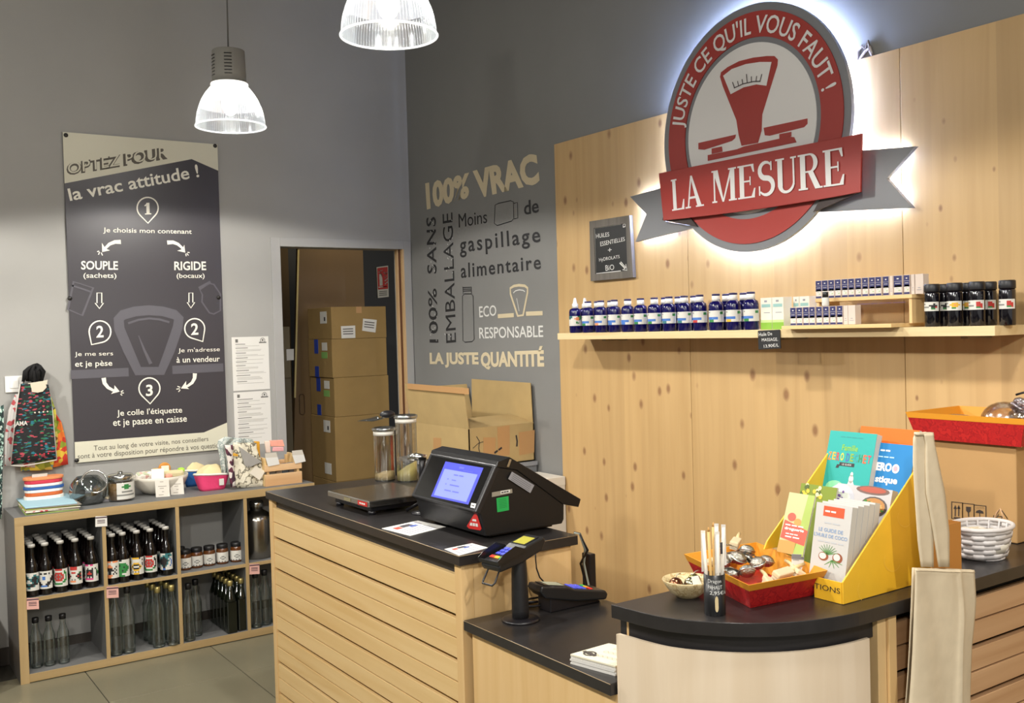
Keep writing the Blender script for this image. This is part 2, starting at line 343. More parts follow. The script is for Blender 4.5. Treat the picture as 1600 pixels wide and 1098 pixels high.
wtxt('painted_lettering', 'gaspillage', (228, 528), (592, 478), (586, 386), (224, 434), INK, .015, space=1.25)
wtxt('painted_lettering', 'alimentaire', (232, 620), (593, 578), (590, 513), (230, 553), INK, .015, space=1.2)
wtxt('painted_lettering', 'SANS', (122, 598), (118, 342), (75, 345), (80, 600), INK, .01, space=1.1)
wtxt('painted_lettering', '100%', (130, 910), (122, 665), (82, 668), (90, 910), INK, .01)
wtxt('painted_lettering', 'EMBALLAGE', (210, 908), (193, 322), (148, 330), (165, 912), INK, 0)
wtxt('painted_lettering', 'ECO', (315, 797), (392, 788), (390, 740), (313, 747), WHT, .01)
wtxt('painted_lettering', 'RESPONSABLE', (315, 892), (603, 885), (602, 832), (313, 842), WHT, .01)
wtxt('painted_lettering', 'LA JUSTE', (92, 1022), (312, 1025), (310, 953), (90, 955), CREAMP, .045)
wtxt('painted_lettering', 'QUANTITÉ', (322, 1032), (608, 1032), (605, 925), (320, 938), CREAMP, .045)
# white chalk highlights inside the dark letters
b = B(); rnd = random.Random(3)
for (x0, y0, x1, y1) in ((85, 350, 115, 590), (95, 675, 125, 900), (158, 340, 200, 900)):
    for k in range(16):
        px = rnd.uniform(x0, x1); py = rnd.uniform(y0, y1); b.stroke([A4(px, py)-V((.001, 0, 0)), A4(px+rnd.uniform(-4, 5), py+rnd.uniform(4, 8))-V((.001, 0, 0))], .003, (-1, 0, 0))
b.done('chalk_highlight', WHT, wall_right)
b = B(); N1 = (-1, 0, 0)
b.stroke([A4(488, 790), A4(455, 690), A4(454, 665), A4(470, 655), A4(493, 651), A4(520, 654), A4(532, 664), A4(532, 684), A4(512, 786)], .014, N1, True)
b.stroke([A4(398, 791), A4(470, 786)], .022, N1); b.stroke([A4(525, 780), A4(600, 777)], .022, N1)
b.mi = 1; b.stroke([A4(468, 686), A4(478, 676), A4(494, 672), A4(512, 674), A4(520, 680)], .005, N1); b.stroke([A4(483, 710), A4(494, 768)], .004, N1)
b.done('painted_scale_emblem', [CREAMP, WHT], wall_right)
b = B()
b.stroke([A4(*p) for p in ((385, 290), (400, 282), (455, 270), (468, 275), (470, 350), (460, 362), (395, 382), (382, 372))], .005, N1, True)
b.stroke([A4(*p) for p in ((470, 282), (486, 278), (488, 348), (472, 352))], .005, N1)
b.stroke([A4(*p) for p in ((238, 700), (248, 690), (278, 690), (286, 700), (291, 895), (282, 905), (250, 908), (240, 900))], .005, N1, True)
for k in range(3): b.stroke([A4(240, 662+8*k), A4(278, 660+8*k)], .005, N1)
b.stroke([A4(240, 658), A4(242, 690)], .005, N1); b.stroke([A4(279, 658), A4(278, 690)], .005, N1)
b.done('painted_jar_outline', INK, wall_right)
# ------------------------------------------------------------ pendant lamps
def lamp(x, y, label):
    t = thing('pendant_lamp', label, 'lamp', (x, y, RIMZ), group='pendant lamps')
    b = B(); b.lathe([(.078, .184), (.078, .190), (.073, .194), (.073, .22), (.070, .33), (.068, .332), (.01, .335)], n=32); b.mi = 1
    for s in (2.25, 3.35, 4.5, .9):
        a0 = math.pi+s-3.3
        for k in range(7):
            z = .218+.0145*k; pts = [(.0725*math.cos(a0+d), .0725*math.sin(a0+d), z) for d in (-.22, -.07, .07, .22)]; b.tube(pts, .0022, 4)
    b.done('housing', [mat('#8f8d86', .5), BLACK], t)
    B().lathe([(.079, .178), (.081, .180), (.081, .186), (.079, .188)], n=32).done('collar', mat('#f2efe6', .4, emit=1.0), t)
    prof = [(.149, .0), (.1465, .03), (.142, .055), (.134, .085), (.122, .115), (.106, .142), (.088, .165), (.076, .178)]
    B().lathe(prof[3:], n=64, cap=False).done('upper_dome', glassy('#ffffff', .5, .1, emit=.8, key=1), t)
    B().lathe(prof[:4], n=64, cap=False).done('lower_dome', glassy('#e4e8f0', .72, .15, emit=.10, key=1), t)
    b = B()
    for k in range(90):
        a = 6.28318*k/90; b.tube([(r*math.cos(a)*1.003, r*math.sin(a)*1.003, z) for r, z in prof[:4]], .0008, 3)
    b.done('prism_rib', glassy('#ffffff', .5, .1, emit=.22, key=2), t)['kind'] = 'stuff'
    pts = [(.151*math.cos(6.28318*k/48), .151*math.sin(6.28318*k/48), 0) for k in range(48)]
    B().tube(pts, .0035, 6, True).done('rim', glassy('#ffffff', .3, .1, emit=.55, key=3), t)
    B().sphere((0, 0, .105), .036, 16, (1, 1, 1.6)).done('bulb', mat('#fff6e6', .4, emit=40), t)
    B().tube([(0, 0, .335), (.004, 0, .7), (0, 0, 1.5-.001)], .0035, 6).done('cord', mat('#5a5954', .6), t)
    return t
lamp(-1.466, -1.066, 'dome pendant lamp with visible grey vented housing and cord, above the banner')
lamp(-1.485, -2.619, 'larger-looking dome pendant lamp cut by the top edge, nearest the viewer')
for x, y in OTHER[:0]: pass
# ------------------------------------------------------------ banner on the back wall
zA = Zm(80, 190, 4.067); zB = Zm(80, 440, 3.661); BY = -.016
X0, X1, Z0, Z1 = -1.9652, -1.1832, .955, 2.619
def clampb(p): return V((min(max(p.x, X0), X1), p.y, min(max(p.z, Z0), Z1)))
ban = thing('banner', 'tall dark banner with cream corners and white French instructions on the left wall', 'banner', ((X0+X1)/2, 0, Z0))
B().box(X0, X1, -.012, -.002, Z0, Z1).done('board', mat('#39363b', .38), ban, world=True, bevel=.0015)
def bp(z, pts, y=-.0135): return [clampb(at(*z(*p), y=y)) for p in pts]
b = B(); pts = bp(zA, [(1065, 312), (893, 238), (78, 392)]); b.face([V((X0, -.0135, Z1)), V((X1, -.0135, Z1)), V((X1, -.0135, pts[0].z)), pts[1], V((X0, -.0135, pts[2].z))])
b.done('cream_corner', mat('#cfccb8', .5), ban, world=True); b = B(); p = bp(zB, [(122, 918), (873, 862), (1000, 806)]); b.face([V((X0, -.0135, p[0].z)), p[1], V((X1, -.0135, p[2].z)), V((X1, -.0135, Z0)), V((X0, -.0135, Z0))])
b.done('cream_corner', mat('#cfccb8', .5), ban, world=True)
def btxt(z, s, bl, br, tr, tl, m, y=-.0145, bold=.0, name='lettering', sp=1.0):
    b = B(); put_text(b, s, *[at(*z(*p), y=y) for p in (bl, br, tr, tl)], bold=bold, space=sp); return b.done(name, m, ban, world=True)
BW = mat('#e9e6d8', .6); BD = mat('#5b564c', .7)
btxt(zA, 'OPTEZ POUR', (98, 345), (740, 238), (735, 158), (96, 265), BD, -.0142, .07)
btxt(zA, 'OPTEZ POUR', (108, 334), (740, 226), (737, 156), (104, 264), mat('#cfccb8', .5), -.0150, .0)
btxt(zA, 'la vrac attitude !', (120, 505), (942, 352), (928, 270), (102, 425), BW, bold=.015)
btxt(zA, 'Je choisis mon contenant', (330, 712), (893, 722), (893, 684), (330, 672), BW, bold=.008)
btxt(zA, 'SOUPLE', (190, 940), (425, 942), (424, 886), (190, 884), BW, bold=.02); btxt(zA, '(sachets)', (205, 1002), (415, 1002), (414, 962), (205, 960), BW, bold=.008)
btxt(zA, 'RIGIDE', (782, 944), (985, 944), (983, 888), (782, 888), BW, bold=.02); btxt(zA, '(bocaux)', (797, 1002), (975, 1002), (974, 963), (797, 963), BW, bold=.008)
btxt(zA, '1', (606, 590), (626, 589), (624, 515), (604, 516), BW, bold=.02, name='step_number')
btxt(zB, 'Je me sers', (135, 433), (355, 428), (353, 398), (134, 402), BW); btxt(zB, 'et je pèse', (137, 497), (350, 490), (349, 450), (136, 455), BW, bold=.008)
btxt(zB, "Je m'adresse", (727, 412), (965, 404), (964, 373), (727, 380), BW); btxt(zB, 'à un vendeur', (717, 464), (965, 456), (964, 424), (717, 430), BW, bold=.008)
btxt(zB, "Je colle l'étiquette", (377, 778), (750, 758), (748, 715), (375, 733), BW, bold=.008); btxt(zB, 'et je passe en caisse', (355, 838), (777, 812), (775, 765), (353, 788), BW, bold=.008)
btxt(zB, 'Tout au long de votre visite, nos conseillers', (245, 975), (900, 918), (898, 886), (243, 938), BD); btxt(zB, 'sont à votre disposition pour répondre à vos questions', (152, 1022), (990, 955), (988, 918), (152, 985), BD)
btxt(zB, '2', (258, 320), (300, 318), (300, 250), (258, 252), BW, bold=.02, name='step_number'); btxt(zB, '2', (800, 305), (842, 303), (842, 236), (800, 238), BW, bold=.02, name='step_number'); btxt(zB, '3', (542, 655), (582, 653), (580, 586), (542, 590), BW, bold=.02, name='step_number')
NB = (0, -1, 0)
b = B(); b.stroke([at(*zA(*p), y=-.0146) for p in ((594, 536), (612, 520))], .006, NB); b.stroke([at(*zA(*p), y=-.0146) for p in ((596, 587), (636, 585))], .006, NB); b.done('step_number', BW, ban, world=True)
def pin(z, cx, cy, r, tx, ty):
    a = math.atan2(ty-cy, tx-cx); d = math.hypot(tx-cx, ty-cy); h = math.acos(r/d); pts = [(tx, ty)]
    for k in range(22): t = a+h+(6.28318-2*h)*k/21; pts.append((cx+r*math.cos(t), cy+r*math.sin(t)))
    b = B(); b.stroke([at(*z(*p), y=-.0148) for p in pts], .0068, NB, True); b.done('map_pin_outline', BW, ban, world=True)
pin(zA, 613, 548, 67, 615, 645); pin(zB, 279, 286, 62, 231, 360); pin(zB, 821, 268, 57, 867, 342); pin(zB, 562, 610, 60, 566, 698)
def arrow(z, path, head, rays):
    b = B(); n = len(path); b.stroke([at(*z(*p), y=-.0148) for p in path], [.010+.012*(1-i/(n-1)) for i in range(n)], NB)
    b.face([at(*z(*p), y=-.0152) for p in head])
    for r in rays: b.stroke([at(*z(*p), y=-.0148) for p in r], .005, NB)
    b.done('curved_arrow', BW, ban, world=True)
arrow(zA, [(443, 764), (405, 764), (370, 778), (348, 800), (334, 818)], [(322, 770), (324, 828), (374, 818), (345, 806)], [[(318, 832), (326, 850)], [(308, 828), (300, 845)], [(305, 822), (292, 826)]])
arrow(zA, [(737, 768), (775, 766), (805, 778), (830, 800), (842, 822)], [(846, 782), (852, 832), (800, 820), (832, 810)], [[(855, 838), (858, 855)], [(862, 836), (872, 850)], [(866, 830), (880, 832)]])
arrow(zB, [(300, 550), (305, 580), (325, 605), (352, 620), (380, 628)], [(362, 592), (392, 628), (342, 642), (360, 622)], [[(398, 630), (412, 622)], [(400, 636), (416, 636)], [(396, 642), (406, 650)]])
arrow(zB, [(822, 524), (820, 552), (806, 578), (782, 595), (758, 605)], [(772, 568), (742, 610), (790, 614), (772, 600)], [[(738, 604), (722, 598)], [(735, 612), (716, 614)], [(738, 618), (728, 630)]])
for P in ([(262, 64), (289, 64), (289, 122), (299, 122), (276, 153), (251, 122), (262, 122)], [(788, 64), (810, 64), (810, 118), (821, 118), (799, 150), (778, 118), (788, 118)]):
    b = B(); b.stroke([at(*zB(*p), y=-.0148) for p in P], .0055, NB, True); b.done('down_arrow_outline', BW, ban, world=True)
DG = mat('#55535a', .5)
b = B(); b.stroke([at(*zB(*p), y=-.0138) for p in [(497, 512), (440, 390), (390, 270), (386, 215), (410, 190), (480, 170), (560, 163), (640, 170), (705, 188), (730, 210), (724, 260), (680, 390), (630, 510)]], .052, NB, True)
b.stroke([at(*zB(*p), y=-.0138) for p in [(440, 238), (500, 218), (560, 210), (620, 216), (676, 232)]], .011, NB); b.stroke([at(*zB(*p), y=-.0138) for p in [(500, 308), (532, 390), (570, 470)]], [.004, .012, .018], NB)
b.stroke([at(*zB(*p), y=-.0138) for p in [(112, 532), (443, 517)]], .045, NB); b.stroke([at(*zB(*p), y=-.0138) for p in [(693, 505), (985, 490)]], .045, NB)
b.done('faded_scale_emblem', DG, ban, world=True)
b = B(); b.stroke([at(*zB(*p), y=-.0138) for p in [(128, 0), (240, 35), (178, 193), (96, 158)]], .011, NB, True); b.stroke([at(*zB(*p), y=-.0138) for p in [(120, 22), (228, 58)]], .009, NB)
b.done('faded_bag_outline', DG, ban, world=True); b = B(); b.stroke([at(*zB(*p), y=-.0138) for p in [(850, 45), (905, 10), (930, 15), (968, 70), (968, 165), (930, 185), (905, 178), (862, 115), (865, 75)]], .008, NB, True); b.stroke([at(*zB(*p), y=-.0138) for p in [(845, 38), (912, 2)]], .016, NB)
b.done('faded_jar_outline', DG, ban, world=True)
for z, p in ((zA, (93, 86)), (zA, (1041, 154)), (zB, (106, 95)), (zB, (958, 90)), (zB, (146, 1022))):
    c = at(*z(*p), y=-.013); b = B(); b.lathe([(.011, 0), (.011, .002), (.008, .0055), (.001, .006)], c, 14, Matrix.Rotation(math.radians(90), 4, 'X')); b.done('screw_cap', mat('#1d1a18', .4), ban, world=True)
# two A4 notices
def notice(z0, label, k0):
    x0 = -1.138; t = thing('paper_notice', label, 'notice', (x0+.105, -.001, z0-.297), group='A4 notices beside the banner')
    B().box(x0, x0+.21, -.0018, -.0006, z0-.297, z0).done('sheet', PAPER, t, world=True)
    b = B(); r = random.Random(k0); z = z0-.042; cx, cz = x0+.176, z0-.022
    for k in range(9):
        if k % 3 != 2 or True:
            b.box(x0+.02, x0+.02+r.uniform(.05, .09), -.0024, -.0019, z, z+.0035); z -= .010
            for q in range(r.choice((1, 2, 3))): b.mi = 1; b.box(x0+.024, x0+.024+r.uniform(.12, .168), -.0022, -.0019, z, z+.0022); z -= .0062
            b.mi = 0; z -= .005
        if z < z0-.27: break
    b.box(x0+.02, x0+.035, -.0022, -.0019, z0-.03, z0-.012)
    for k in range(16):
        a = 6.28318*k/16; b.box(cx+.013*math.cos(a)-.002, cx+.013*math.cos(a)+.002, -.0024, -.0019, cz+.013*math.sin(a)-.002, cz+.013*math.sin(a)+.002)
    b.box(cx-.005, cx+.005, -.0024, -.0019, cz-.004, cz+.007); b.box(cx-.021, cx+.021, -.0026, -.0019, cz-.015, cz-.008)
    b.done('print', [mat('#6c6a66', .8), mat('#a9a7a0', .8)], t, world=True)
notice(1.566, 'upper white A4 notice with a round seal, right of the dark banner', 1); notice(1.26, 'lower white A4 notice, its foot behind the patterned bag', 2)
# light switch
sw = thing('light_switch', 'white light switch plate on the wall behind the hanging bibs', 'switch', (-2.235, -.001, 1.30))
c = at(22, 600, y=-.004); B().box(c.x-.04, c.x+.04, -.009, -.0005, c.z-.04, c.z+.04).done('plate', WHITE, sw, world=True, bevel=.002); B().box(c.x-.02, c.x+.02, -.013, -.009, c.z-.02, c.z+.02).done('rocker', WHITE, sw, world=True, bevel=.002)
# ------------------------------------------------------------ illuminated shop sign
zD = Zm(980, 0, 2.745); CY, CZ = -2.795, 2.303
sg = thing('wall_sign', 'round backlit red, grey and white shop sign with a red ribbon across it', 'sign', (0, CY, CZ-.45))
SR = mat('#9c2f27', .5); SGR = mat('#76787c', .45); SWH = mat('#dddcda', .5)
# rotated to face -x
MS = Matrix(((0, 0, -1, 0), (-1, 0, 0, CY), (0, 1, 0, CZ), (0, 0, 0, 1)))    # local x -> -y, local y -> z, local z -> -x
def disc(name, r0, r1, x0, x1, m, n=96):
    b = B(); b.M = MS
    if r0 == 0: b.lathe([(r1, x0), (r1, x1)], n=n)
    else: b.lathe([(r0, x0), (r1, x0), (r1, x1), (r0, x1), (r0, x0)], n=n, cap=False)
    o = b.done(name, m, sg, world=True)
    for f in o.data.polygons: f.use_smooth = False
    return o
disc('grey_disc', 0, .462, .045, .062, SGR); disc('red_ring', .338, .432, .062, .066, SR); disc('white_disc', 0, .318, .062, .065, SWH); 
b = B(); b.M = MS; b.lathe([(.428, .026), (.434, .026), (.434, .034), (.428, .034), (.428, .026)], n=64, cap=False)
SX = lambda x: (lambda a, c_: at(*zD(a, c_), x=x))
S5 = SX(-.045)
LEDM = mat('#b8ccff', .5, emit=210)
b.done('led_strip', LEDM, sg, world=True)
for P in ([(60, 860), (150, 830)], [(62, 1005), (200, 972)], [(100, 915), (70, 870)], [(100, 935), (70, 990)], [(1010, 670), (1190, 650)], [(860, 880), (1185, 865)], [(1085, 770), (1175, 665)], [(1085, 770), (1170, 850)]):
    B().tube([at(*zD(*p), x=-.022) for p in P], .004, 5).done('led_strip', LEDM, sg, world=True)
b = B(); b.slab([S5(*p) for p in ((12, 843), (150, 805), (165, 950), (300, 972), (35, 1037), (82, 918))], (.018, 0, 0)); b.done('ribbon_tail', SGR, sg, world=True)
b = B(); b.slab([S5(*p) for p in ((990, 647), (1235, 627), (1113, 765), (1222, 890), (795, 910), (960, 800))], (.018, 0, 0)); b.done('ribbon_tail', SGR, sg, world=True)
S7 = SX(-.075)
b = B(); b.slab([S7(*p) for p in ((150, 944), (300, 972), (262, 925), (155, 925))], (.008, 0, 0)); b.done('ribbon_fold', mat('#3e3533', .7), sg, world=True); b = B(); b.slab([S7(*p) for p in ((797, 910), (1000, 823), (990, 815), (835, 838))], (.008, 0, 0)); b.done('ribbon_fold', mat('#3e3533', .7), sg, world=True)
S9 = SX(-.092)
def interp(p, q, t, bow): return (p[0]*(1-t)+q[0]*t, p[1]*(1-t)+q[1]*t+bow*4*t*(1-t))
top = [interp((135, 743), (1005, 572), t/12, 0) for t in range(13)]; bot = [interp((1000, 823), (155, 945), t/12, 10) for t in range(13)]
b = B(); b.slab([S9(*p) for p in top+bot], (.008, 0, 0)); b.done('ribbon', SR, sg, world=True, bevel=.001)
# scale emblem on the white disc
S8 = SX(-.067)
b = B()
b.slab([S8(*p) for p in ((398, 330), (402, 310), (430, 288), (480, 262), (540, 247), (600, 240), (630, 240), (645, 255), (643, 280), (578, 490), (575, 560), (560, 612), (490, 625), (478, 580), (468, 515), (410, 370))], (.002, 0, 0))
b.slab([S8(*p) for p in ((305, 613), (465, 577), (462, 592), (448, 604), (330, 642), (305, 640))], (.002, 0, 0)); b.slab([S8(*p) for p in ((585, 548), (772, 508), (772, 530), (758, 545), (610, 582), (590, 580))], (.002, 0, 0))
b.slab([S8(*p) for p in ((362, 637), (405, 628), (408, 650), (362, 660))], (.002, 0, 0)); b.slab([S8(*p) for p in ((652, 575), (703, 565), (703, 585), (652, 595))], (.002, 0, 0))
b.slab([S8(*p) for p in ((345, 665), (470, 640), (500, 628), (690, 586), (715, 588), (725, 610), (345, 690))], (.002, 0, 0))
b.mi = 1; b.slab([S8(*p)+V((-.002, 0, 0)) for p in ((413, 325), (450, 296), (510, 275), (570, 266), (620, 266), (598, 368), (555, 362), (500, 375), (445, 404))], (.001, 0, 0))
b.mi = 2; q = [(460, 378), (500, 360), (545, 350), (574, 349)]; N1 = (-1, 0, 0); b.stroke([S8(*p)+V((-.0035, 0, 0)) for p in q], .004, N1)
for p0, p1 in (((463, 378), (454, 352)), ((480, 368), (476, 348)), ((498, 360), (495, 340)), ((517, 355), (514, 318)), ((535, 351), (535, 328)), ((555, 350), (558, 326)), ((572, 349), (580, 318))): b.stroke([S8(*p0)+V((-.0035, 0, 0)), S8(*p1)+V((-.0035, 0, 0))], .004, N1)
b.done('scale_emblem', [SR, SWH, mat('#4a4040', .6)], sg, world=True)
# ring lettering bent round the ring
vs, fs = tmesh("JUSTE CE QU'IL VOUS FAUT !", .012, 1.02); mx = max(v[0] for v in vs); b = B()
pa, pb = at(*zD(208, 540), x=-.068), at(*zD(888, 368), x=-.068)
a0 = math.atan2(pa.z-CZ, -(pa.y-CY)); a1 = math.atan2(pb.z-CZ, -(pb.y-CY));
if a0 < 0: a0 += 6.28318
r0, hh = .352, .066/.73; bv = []
for x, y in vs:
    a = a0+(a1-a0)*x/mx; r = r0+y*hh; bv.append(b.bm.verts.new((-.0683, CY-r*math.cos(a), CZ+r*math.sin(a))))
for f in fs:
    try: b.bm.faces.new([bv[i] for i in f])
    except ValueError: pass
b.done('ring_lettering', SWH, sg, world=True)
# slab-serif name on the ribbon, built from stems, bars and serifs
def glyph(ch):
    T, t, s = .17, .07, .05; R = []
    def bar(x0, y0, x1, y1): R.append([(x0, y0), (x1, y0), (x1, y1), (x0, y1)])
    def stem(x, w, y0=0, y1=1, sf=.07): bar(x, y0, x+w, y1); bar(x-sf, y0, x+w+sf, y0+s) if y0 == 0 else None; bar(x-sf, 1-s, x+w+sf, 1) if y1 == 1 else None
    if ch == 'L': stem(.08, T); bar(.08, 0, .62, s); R.append([(.50, s), (.62, s), (.65, .32), (.60, .32)]); return R, .68
    if ch == 'A':
        R.append([(.10, 0), (.17, 0), (.40, .88), (.37, 1)]); R.append([(.58, 0), (.78, 0), (.46, 1), (.36, 1)]); bar(.19, .28, .62, .28+t); bar(0, 0, .26, s); bar(.50, 0, .88, s); return R, .88
    if ch == 'M':
        stem(.10, .06); R.append([(.44, 0), (.50, 0), (.28, 1), (.08, 1)]); R.append([(.44, 0), (.50, .0), (.86, 1), (.78, 1)]); stem(.76, T); bar(0.03, 1-s, .26, 1); bar(.74, 1-s, 1.0, 1); return R, 1.04
    if ch == 'E':
        stem(.08, T); bar(.08, 0, .64, s); bar(.08, 1-s, .62, 1); bar(.2, .48, .48, .48+s); bar(.46, .38, .5, .64)
        R.append([(.52, s), (.64, s), (.67, .28), (.62, .28)]); R.append([(.52, 1-s), (.62, 1-s), (.64, .76), (.59, .76)]); return R, .70
    if ch == 'U':
        stem(.10, T, .2, 1); stem(.62, .06, .2, 1); n = 14; o = []; i_ = []
        for k in range(n+1):
            a = math.pi+math.pi*k/n; o.append((.39+.29*math.cos(a), .26+.28*math.sin(a))); w = T*(1-k/n)+.06*k/n; i_.append((.39+(.29-w)*math.cos(a), .26+.20*math.sin(a)))
        for k in range(n): R.append([o[k], o[k+1], i_[k+1], i_[k]])
        return R, .80
    if ch == 'R':
        stem(.08, T); bar(.2, 1-s, .42, 1); bar(.2, .47, .42, .47+s); n = 12
        for k in range(n):
            q = []
            for kk, (rx, ry) in ((k, (.26, .265)), (k+1, (.26, .265)), (k+1, (.12, .215)), (k, (.12, .215))):
                a = -math.pi/2+math.pi*kk/n; q.append((.40+rx*math.cos(a), .735+ry*math.sin(a)))
            R.append(q)
        R.append([(.56, 0), (.80, 0), (.80, s), (.72, s), (.50, .50), (.33, .50)]); return R, .82
    if ch == 'S':
        c = []
        for k in range(25):
            t_ = k/24
            if t_ < .5: a = math.radians(35+235*(t_/.5)); p = (.36+.22*math.cos(a), .745+.23*math.sin(a))
            else: a = math.radians(90-235*((t_-.5)/.5)); p = (.36+.25*math.cos(a), .27+.245*math.sin(a))
            c.append(p)
        W_ = [.05+.11*math.sin(math.pi*min(1, k/24)) for k in range(25)]
        nn = []
        for k in range(25):
            (x0, y0), (x1, y1) = c[max(k-1, 0)], c[min(k+1, 24)]; d = math.hypot(x1-x0, y1-y0) or 1e-6; nn.append((-(y1-y0)/d, (x1-x0)/d))
        for k in range(24):
            q = []
            for kk, sg_ in ((k, 1), (k+1, 1), (k+1, -1), (k, -1)): q.append((c[kk][0]+sg_*nn[kk][0]*W_[kk]/2, c[kk][1]+sg_*nn[kk][1]*W_[kk]/2))
            R.append(q)
        bar(.53, .72, .58, .98); bar(.10, .02, .15, .30); return R, .68
S10 = SX(-.0935)
def serif(word, bl, br, tr, tl):
    x = 0; polys = []
    for ch in word:
        if ch == ' ': x += .45; continue
        R, w = glyph(ch); polys += [[(px+x, py) for px, py in q] for q in R]; x += w
    bl, br, tr, tl = map(V, (bl, br, tr, tl)); b = B()
    for i, q in enumerate(polys):
        b.face([(bl*(1-a/x)+br*(a/x))*(1-c)+(tl*(1-a/x)+tr*(a/x))*c+V((-.00004*i, 0, 0)) for a, c in q])
    return b.done('name_lettering', SWH, sg, world=True)
serif('LA', S10(192, 905), S10(330, 882), S10(312, 745), S10(186, 772)); serif('MESURE', S10(362, 872), S10(940, 790), S10(935, 630), S10(358, 735))
# crystal ornament / cable clip on top of the cladding
cl = thing('cable_knot', 'small knotted cable end sticking up from the top edge of the wood panel', 'cable', at(1352, 92, x=-.01))
c = V(at(1352, 92, x=-.006)); c.z = 2.464
B().tube([c+V((-.0, .03, 0)), c+V((0, .03, .03)), c+V((0, .012, .045)), c+V((0, .0, .03)), c+V((0, -.012, .055)), c+V((0, -.02, .02)), c+V((0, -.03, 0))], .005, 6).done('loop', mat('#8d7f78', .4), cl, world=True)
B().tube([c+V((0, .022, 0)), c+V((0, .0, .022)), c+V((0, -.02, .034)), c+V((0, -.028, .0))], .005, 6).done('loop', mat('#b8aea8', .4), cl, world=True)
# ------------------------------------------------------------ chalk board on the cladding
zE = Zm(870, 320, 4.324)
cb = thing('chalkboard', 'grey framed chalkboard for essential oils, left of the backlit sign', 'sign', at(955, 438, x=-.02))
E = lambda a, c_, x=-.032: at(*zE(a, c_), x=x)
fr = [(220, 112), (490, 70), (515, 490), (228, 515)]; inn = [(248, 157), (466, 124), (477, 445), (260, 468)]
b = B()
for i in range(4):
    jn = (i+1) % 4; b.slab([E(*fr[i]), E(*fr[jn]), E(*inn[jn]), E(*inn[i])], (.018, 0, 0))
b.done('frame', wood('#6d675f', '#57524c', 'z', 0, .6, key=31), cb, world=True)
B().slab([E(*p, x=-.026) for p in inn], (.012, 0, 0)).done('slate', mat('#17191a', .5), cb, world=True)
def etxt(s, bl, br, tr, tl, par, bold=.0, x=-.0265, z=zE, m=None, name='chalk_lettering'):
    b = B(); put_text(b, s, *[at(*z(*p), x=x) for p in (bl, br, tr, tl)], bold=bold); return b.done(name, m or WHT, par, world=True)
etxt('HUiLES', (266, 226), (355, 212), (353, 184), (264, 196), cb); etxt('ESSENTiELLES', (295, 280), (460, 243), (458, 216), (293, 250), cb); etxt('+', (345, 318), (370, 314), (370, 290), (345, 294), cb)
etxt('HyDROLATS', (287, 390), (425, 366), (423, 338), (285, 360), cb); etxt('BiO', (330, 446), (388, 438), (386, 402), (328, 408), cb)
b = B(); b.stroke([E(*p, x=-.0266) for p in ((435, 130), (255, 158), (265, 464), (432, 446))], .004, N1); b.stroke([E(*p, x=-.0266) for p in ((425, 392), (462, 430))], .006, N1)
b.stroke([E(*p, x=-.0266) for p in ((432, 384), (468, 425), (466, 400), (474, 442), (444, 438), (462, 430))], .004, N1); b.stroke([E(*p, x=-.0266) for p in ((448, 152), (448, 130), (462, 128), (462, 146), (450, 150))], .005, N1); b.done('chalk_arrow', WHT, cb, world=True)
# ------------------------------------------------------------ cube shelf unit against the back wall
struct(B().box(-6, W0-.056, -.014, 0, 0, .085), 'baseboard_back', mat('#3c352e', .6))
SX0, SX1, SY, ST = -2.30, -.835, -.37, .77
unit = thing('cube_shelf', 'low grey cube shelf unit with oak front edges, full of bottles', 'shelf', (-1.57, -.2, 0))
def board(name, x0, x1, z0, z1, y0=SY, y1=-.018):
    b = B(); b.box(x0, x1, y0+.002, y1, z0, z1); b.mi = 1; b.box(x0, x1, y0, y0+.002, z0, z1)
    return b.done(name, [SHELFG, OAK if x1-x0 > z1-z0 else OAKZ], unit, world=True, bevel=.0008)
board('top_board', SX0, SX1, .73, .77); board('bottom_board', SX0+.038, SX1-.038, .004, .042); board('side_board', SX0, SX0+.038, 0, .73); board('side_board', SX1-.038, SX1, 0, .73)
CX = [SX0+.038]
for k in (1, 2, 3):
    xc = SX0+.038+k*(SX1-SX0-.076)/4; board('divider', xc-.009, xc+.009, .042, .73, SY+.001); CX.append(xc)
CX.append(SX1-.038)
for a, c_ in zip(CX, CX[1:]): board('middle_shelf', a+(.009 if a != CX[0] else 0), c_-(.009 if c_ != CX[-1] else 0), .374, .392, SY+.001)
ZM_, ZL = .392, .042
# price tags clipped to the shelf edges
def edge_tag(z, q, m, lab):
    t = thing('price_tag', lab, 'tag', at(*z(q[0], q[3]), y=SY-.004), group='price tags on the cube shelf')
    a = [at(*z(*p), y=SY-.004) for p in ((q[0], q[3]), (q[1], q[3]-4), (q[1]-2, q[2]), (q[0], q[2]+2))]
    B().slab(a, (0, .002, 0)).done('card', m, t, world=True)
    b = B(); n = (0, -1, 0)
    for k in (.35, .5, .62): b.stroke([a[0]*(1-k)+a[3]*k+(a[1]-a[0])*.15+V((0, -.001, 0)), a[0]*(1-k)+a[3]*k+(a[1]-a[0])*.8+V((0, -.001, 0))], .003, n)
    b.stroke([a[0]*.15+a[3]*.85+V((0, -.001, 0)), a[1]*.1+a[2]*.9+V((0, -.001, 0))], .006, n); b.done('print', mat('#54404a', .7), t, world=True)
zF = Zm(0, 780, 3.542); zG = Zm(150, 800, 4.576)
PINKP = mat('#d9a79c', .7)
edge_tag(zF, (528, 594, 92, 152), PAPER, 'white price tag on the top edge of the cube shelf'); edge_tag(zF, (148, 216, 545, 610), PINKP, 'pink price tag under the leftmost beer bottles')
edge_tag(zF, (590, 657, 482, 547), PINKP, 'pink price tag over the tall black-capped clear bottles'); edge_tag(zG, (1098, 1170, 368, 445), PINKP, 'pink price tag under the big steel container')
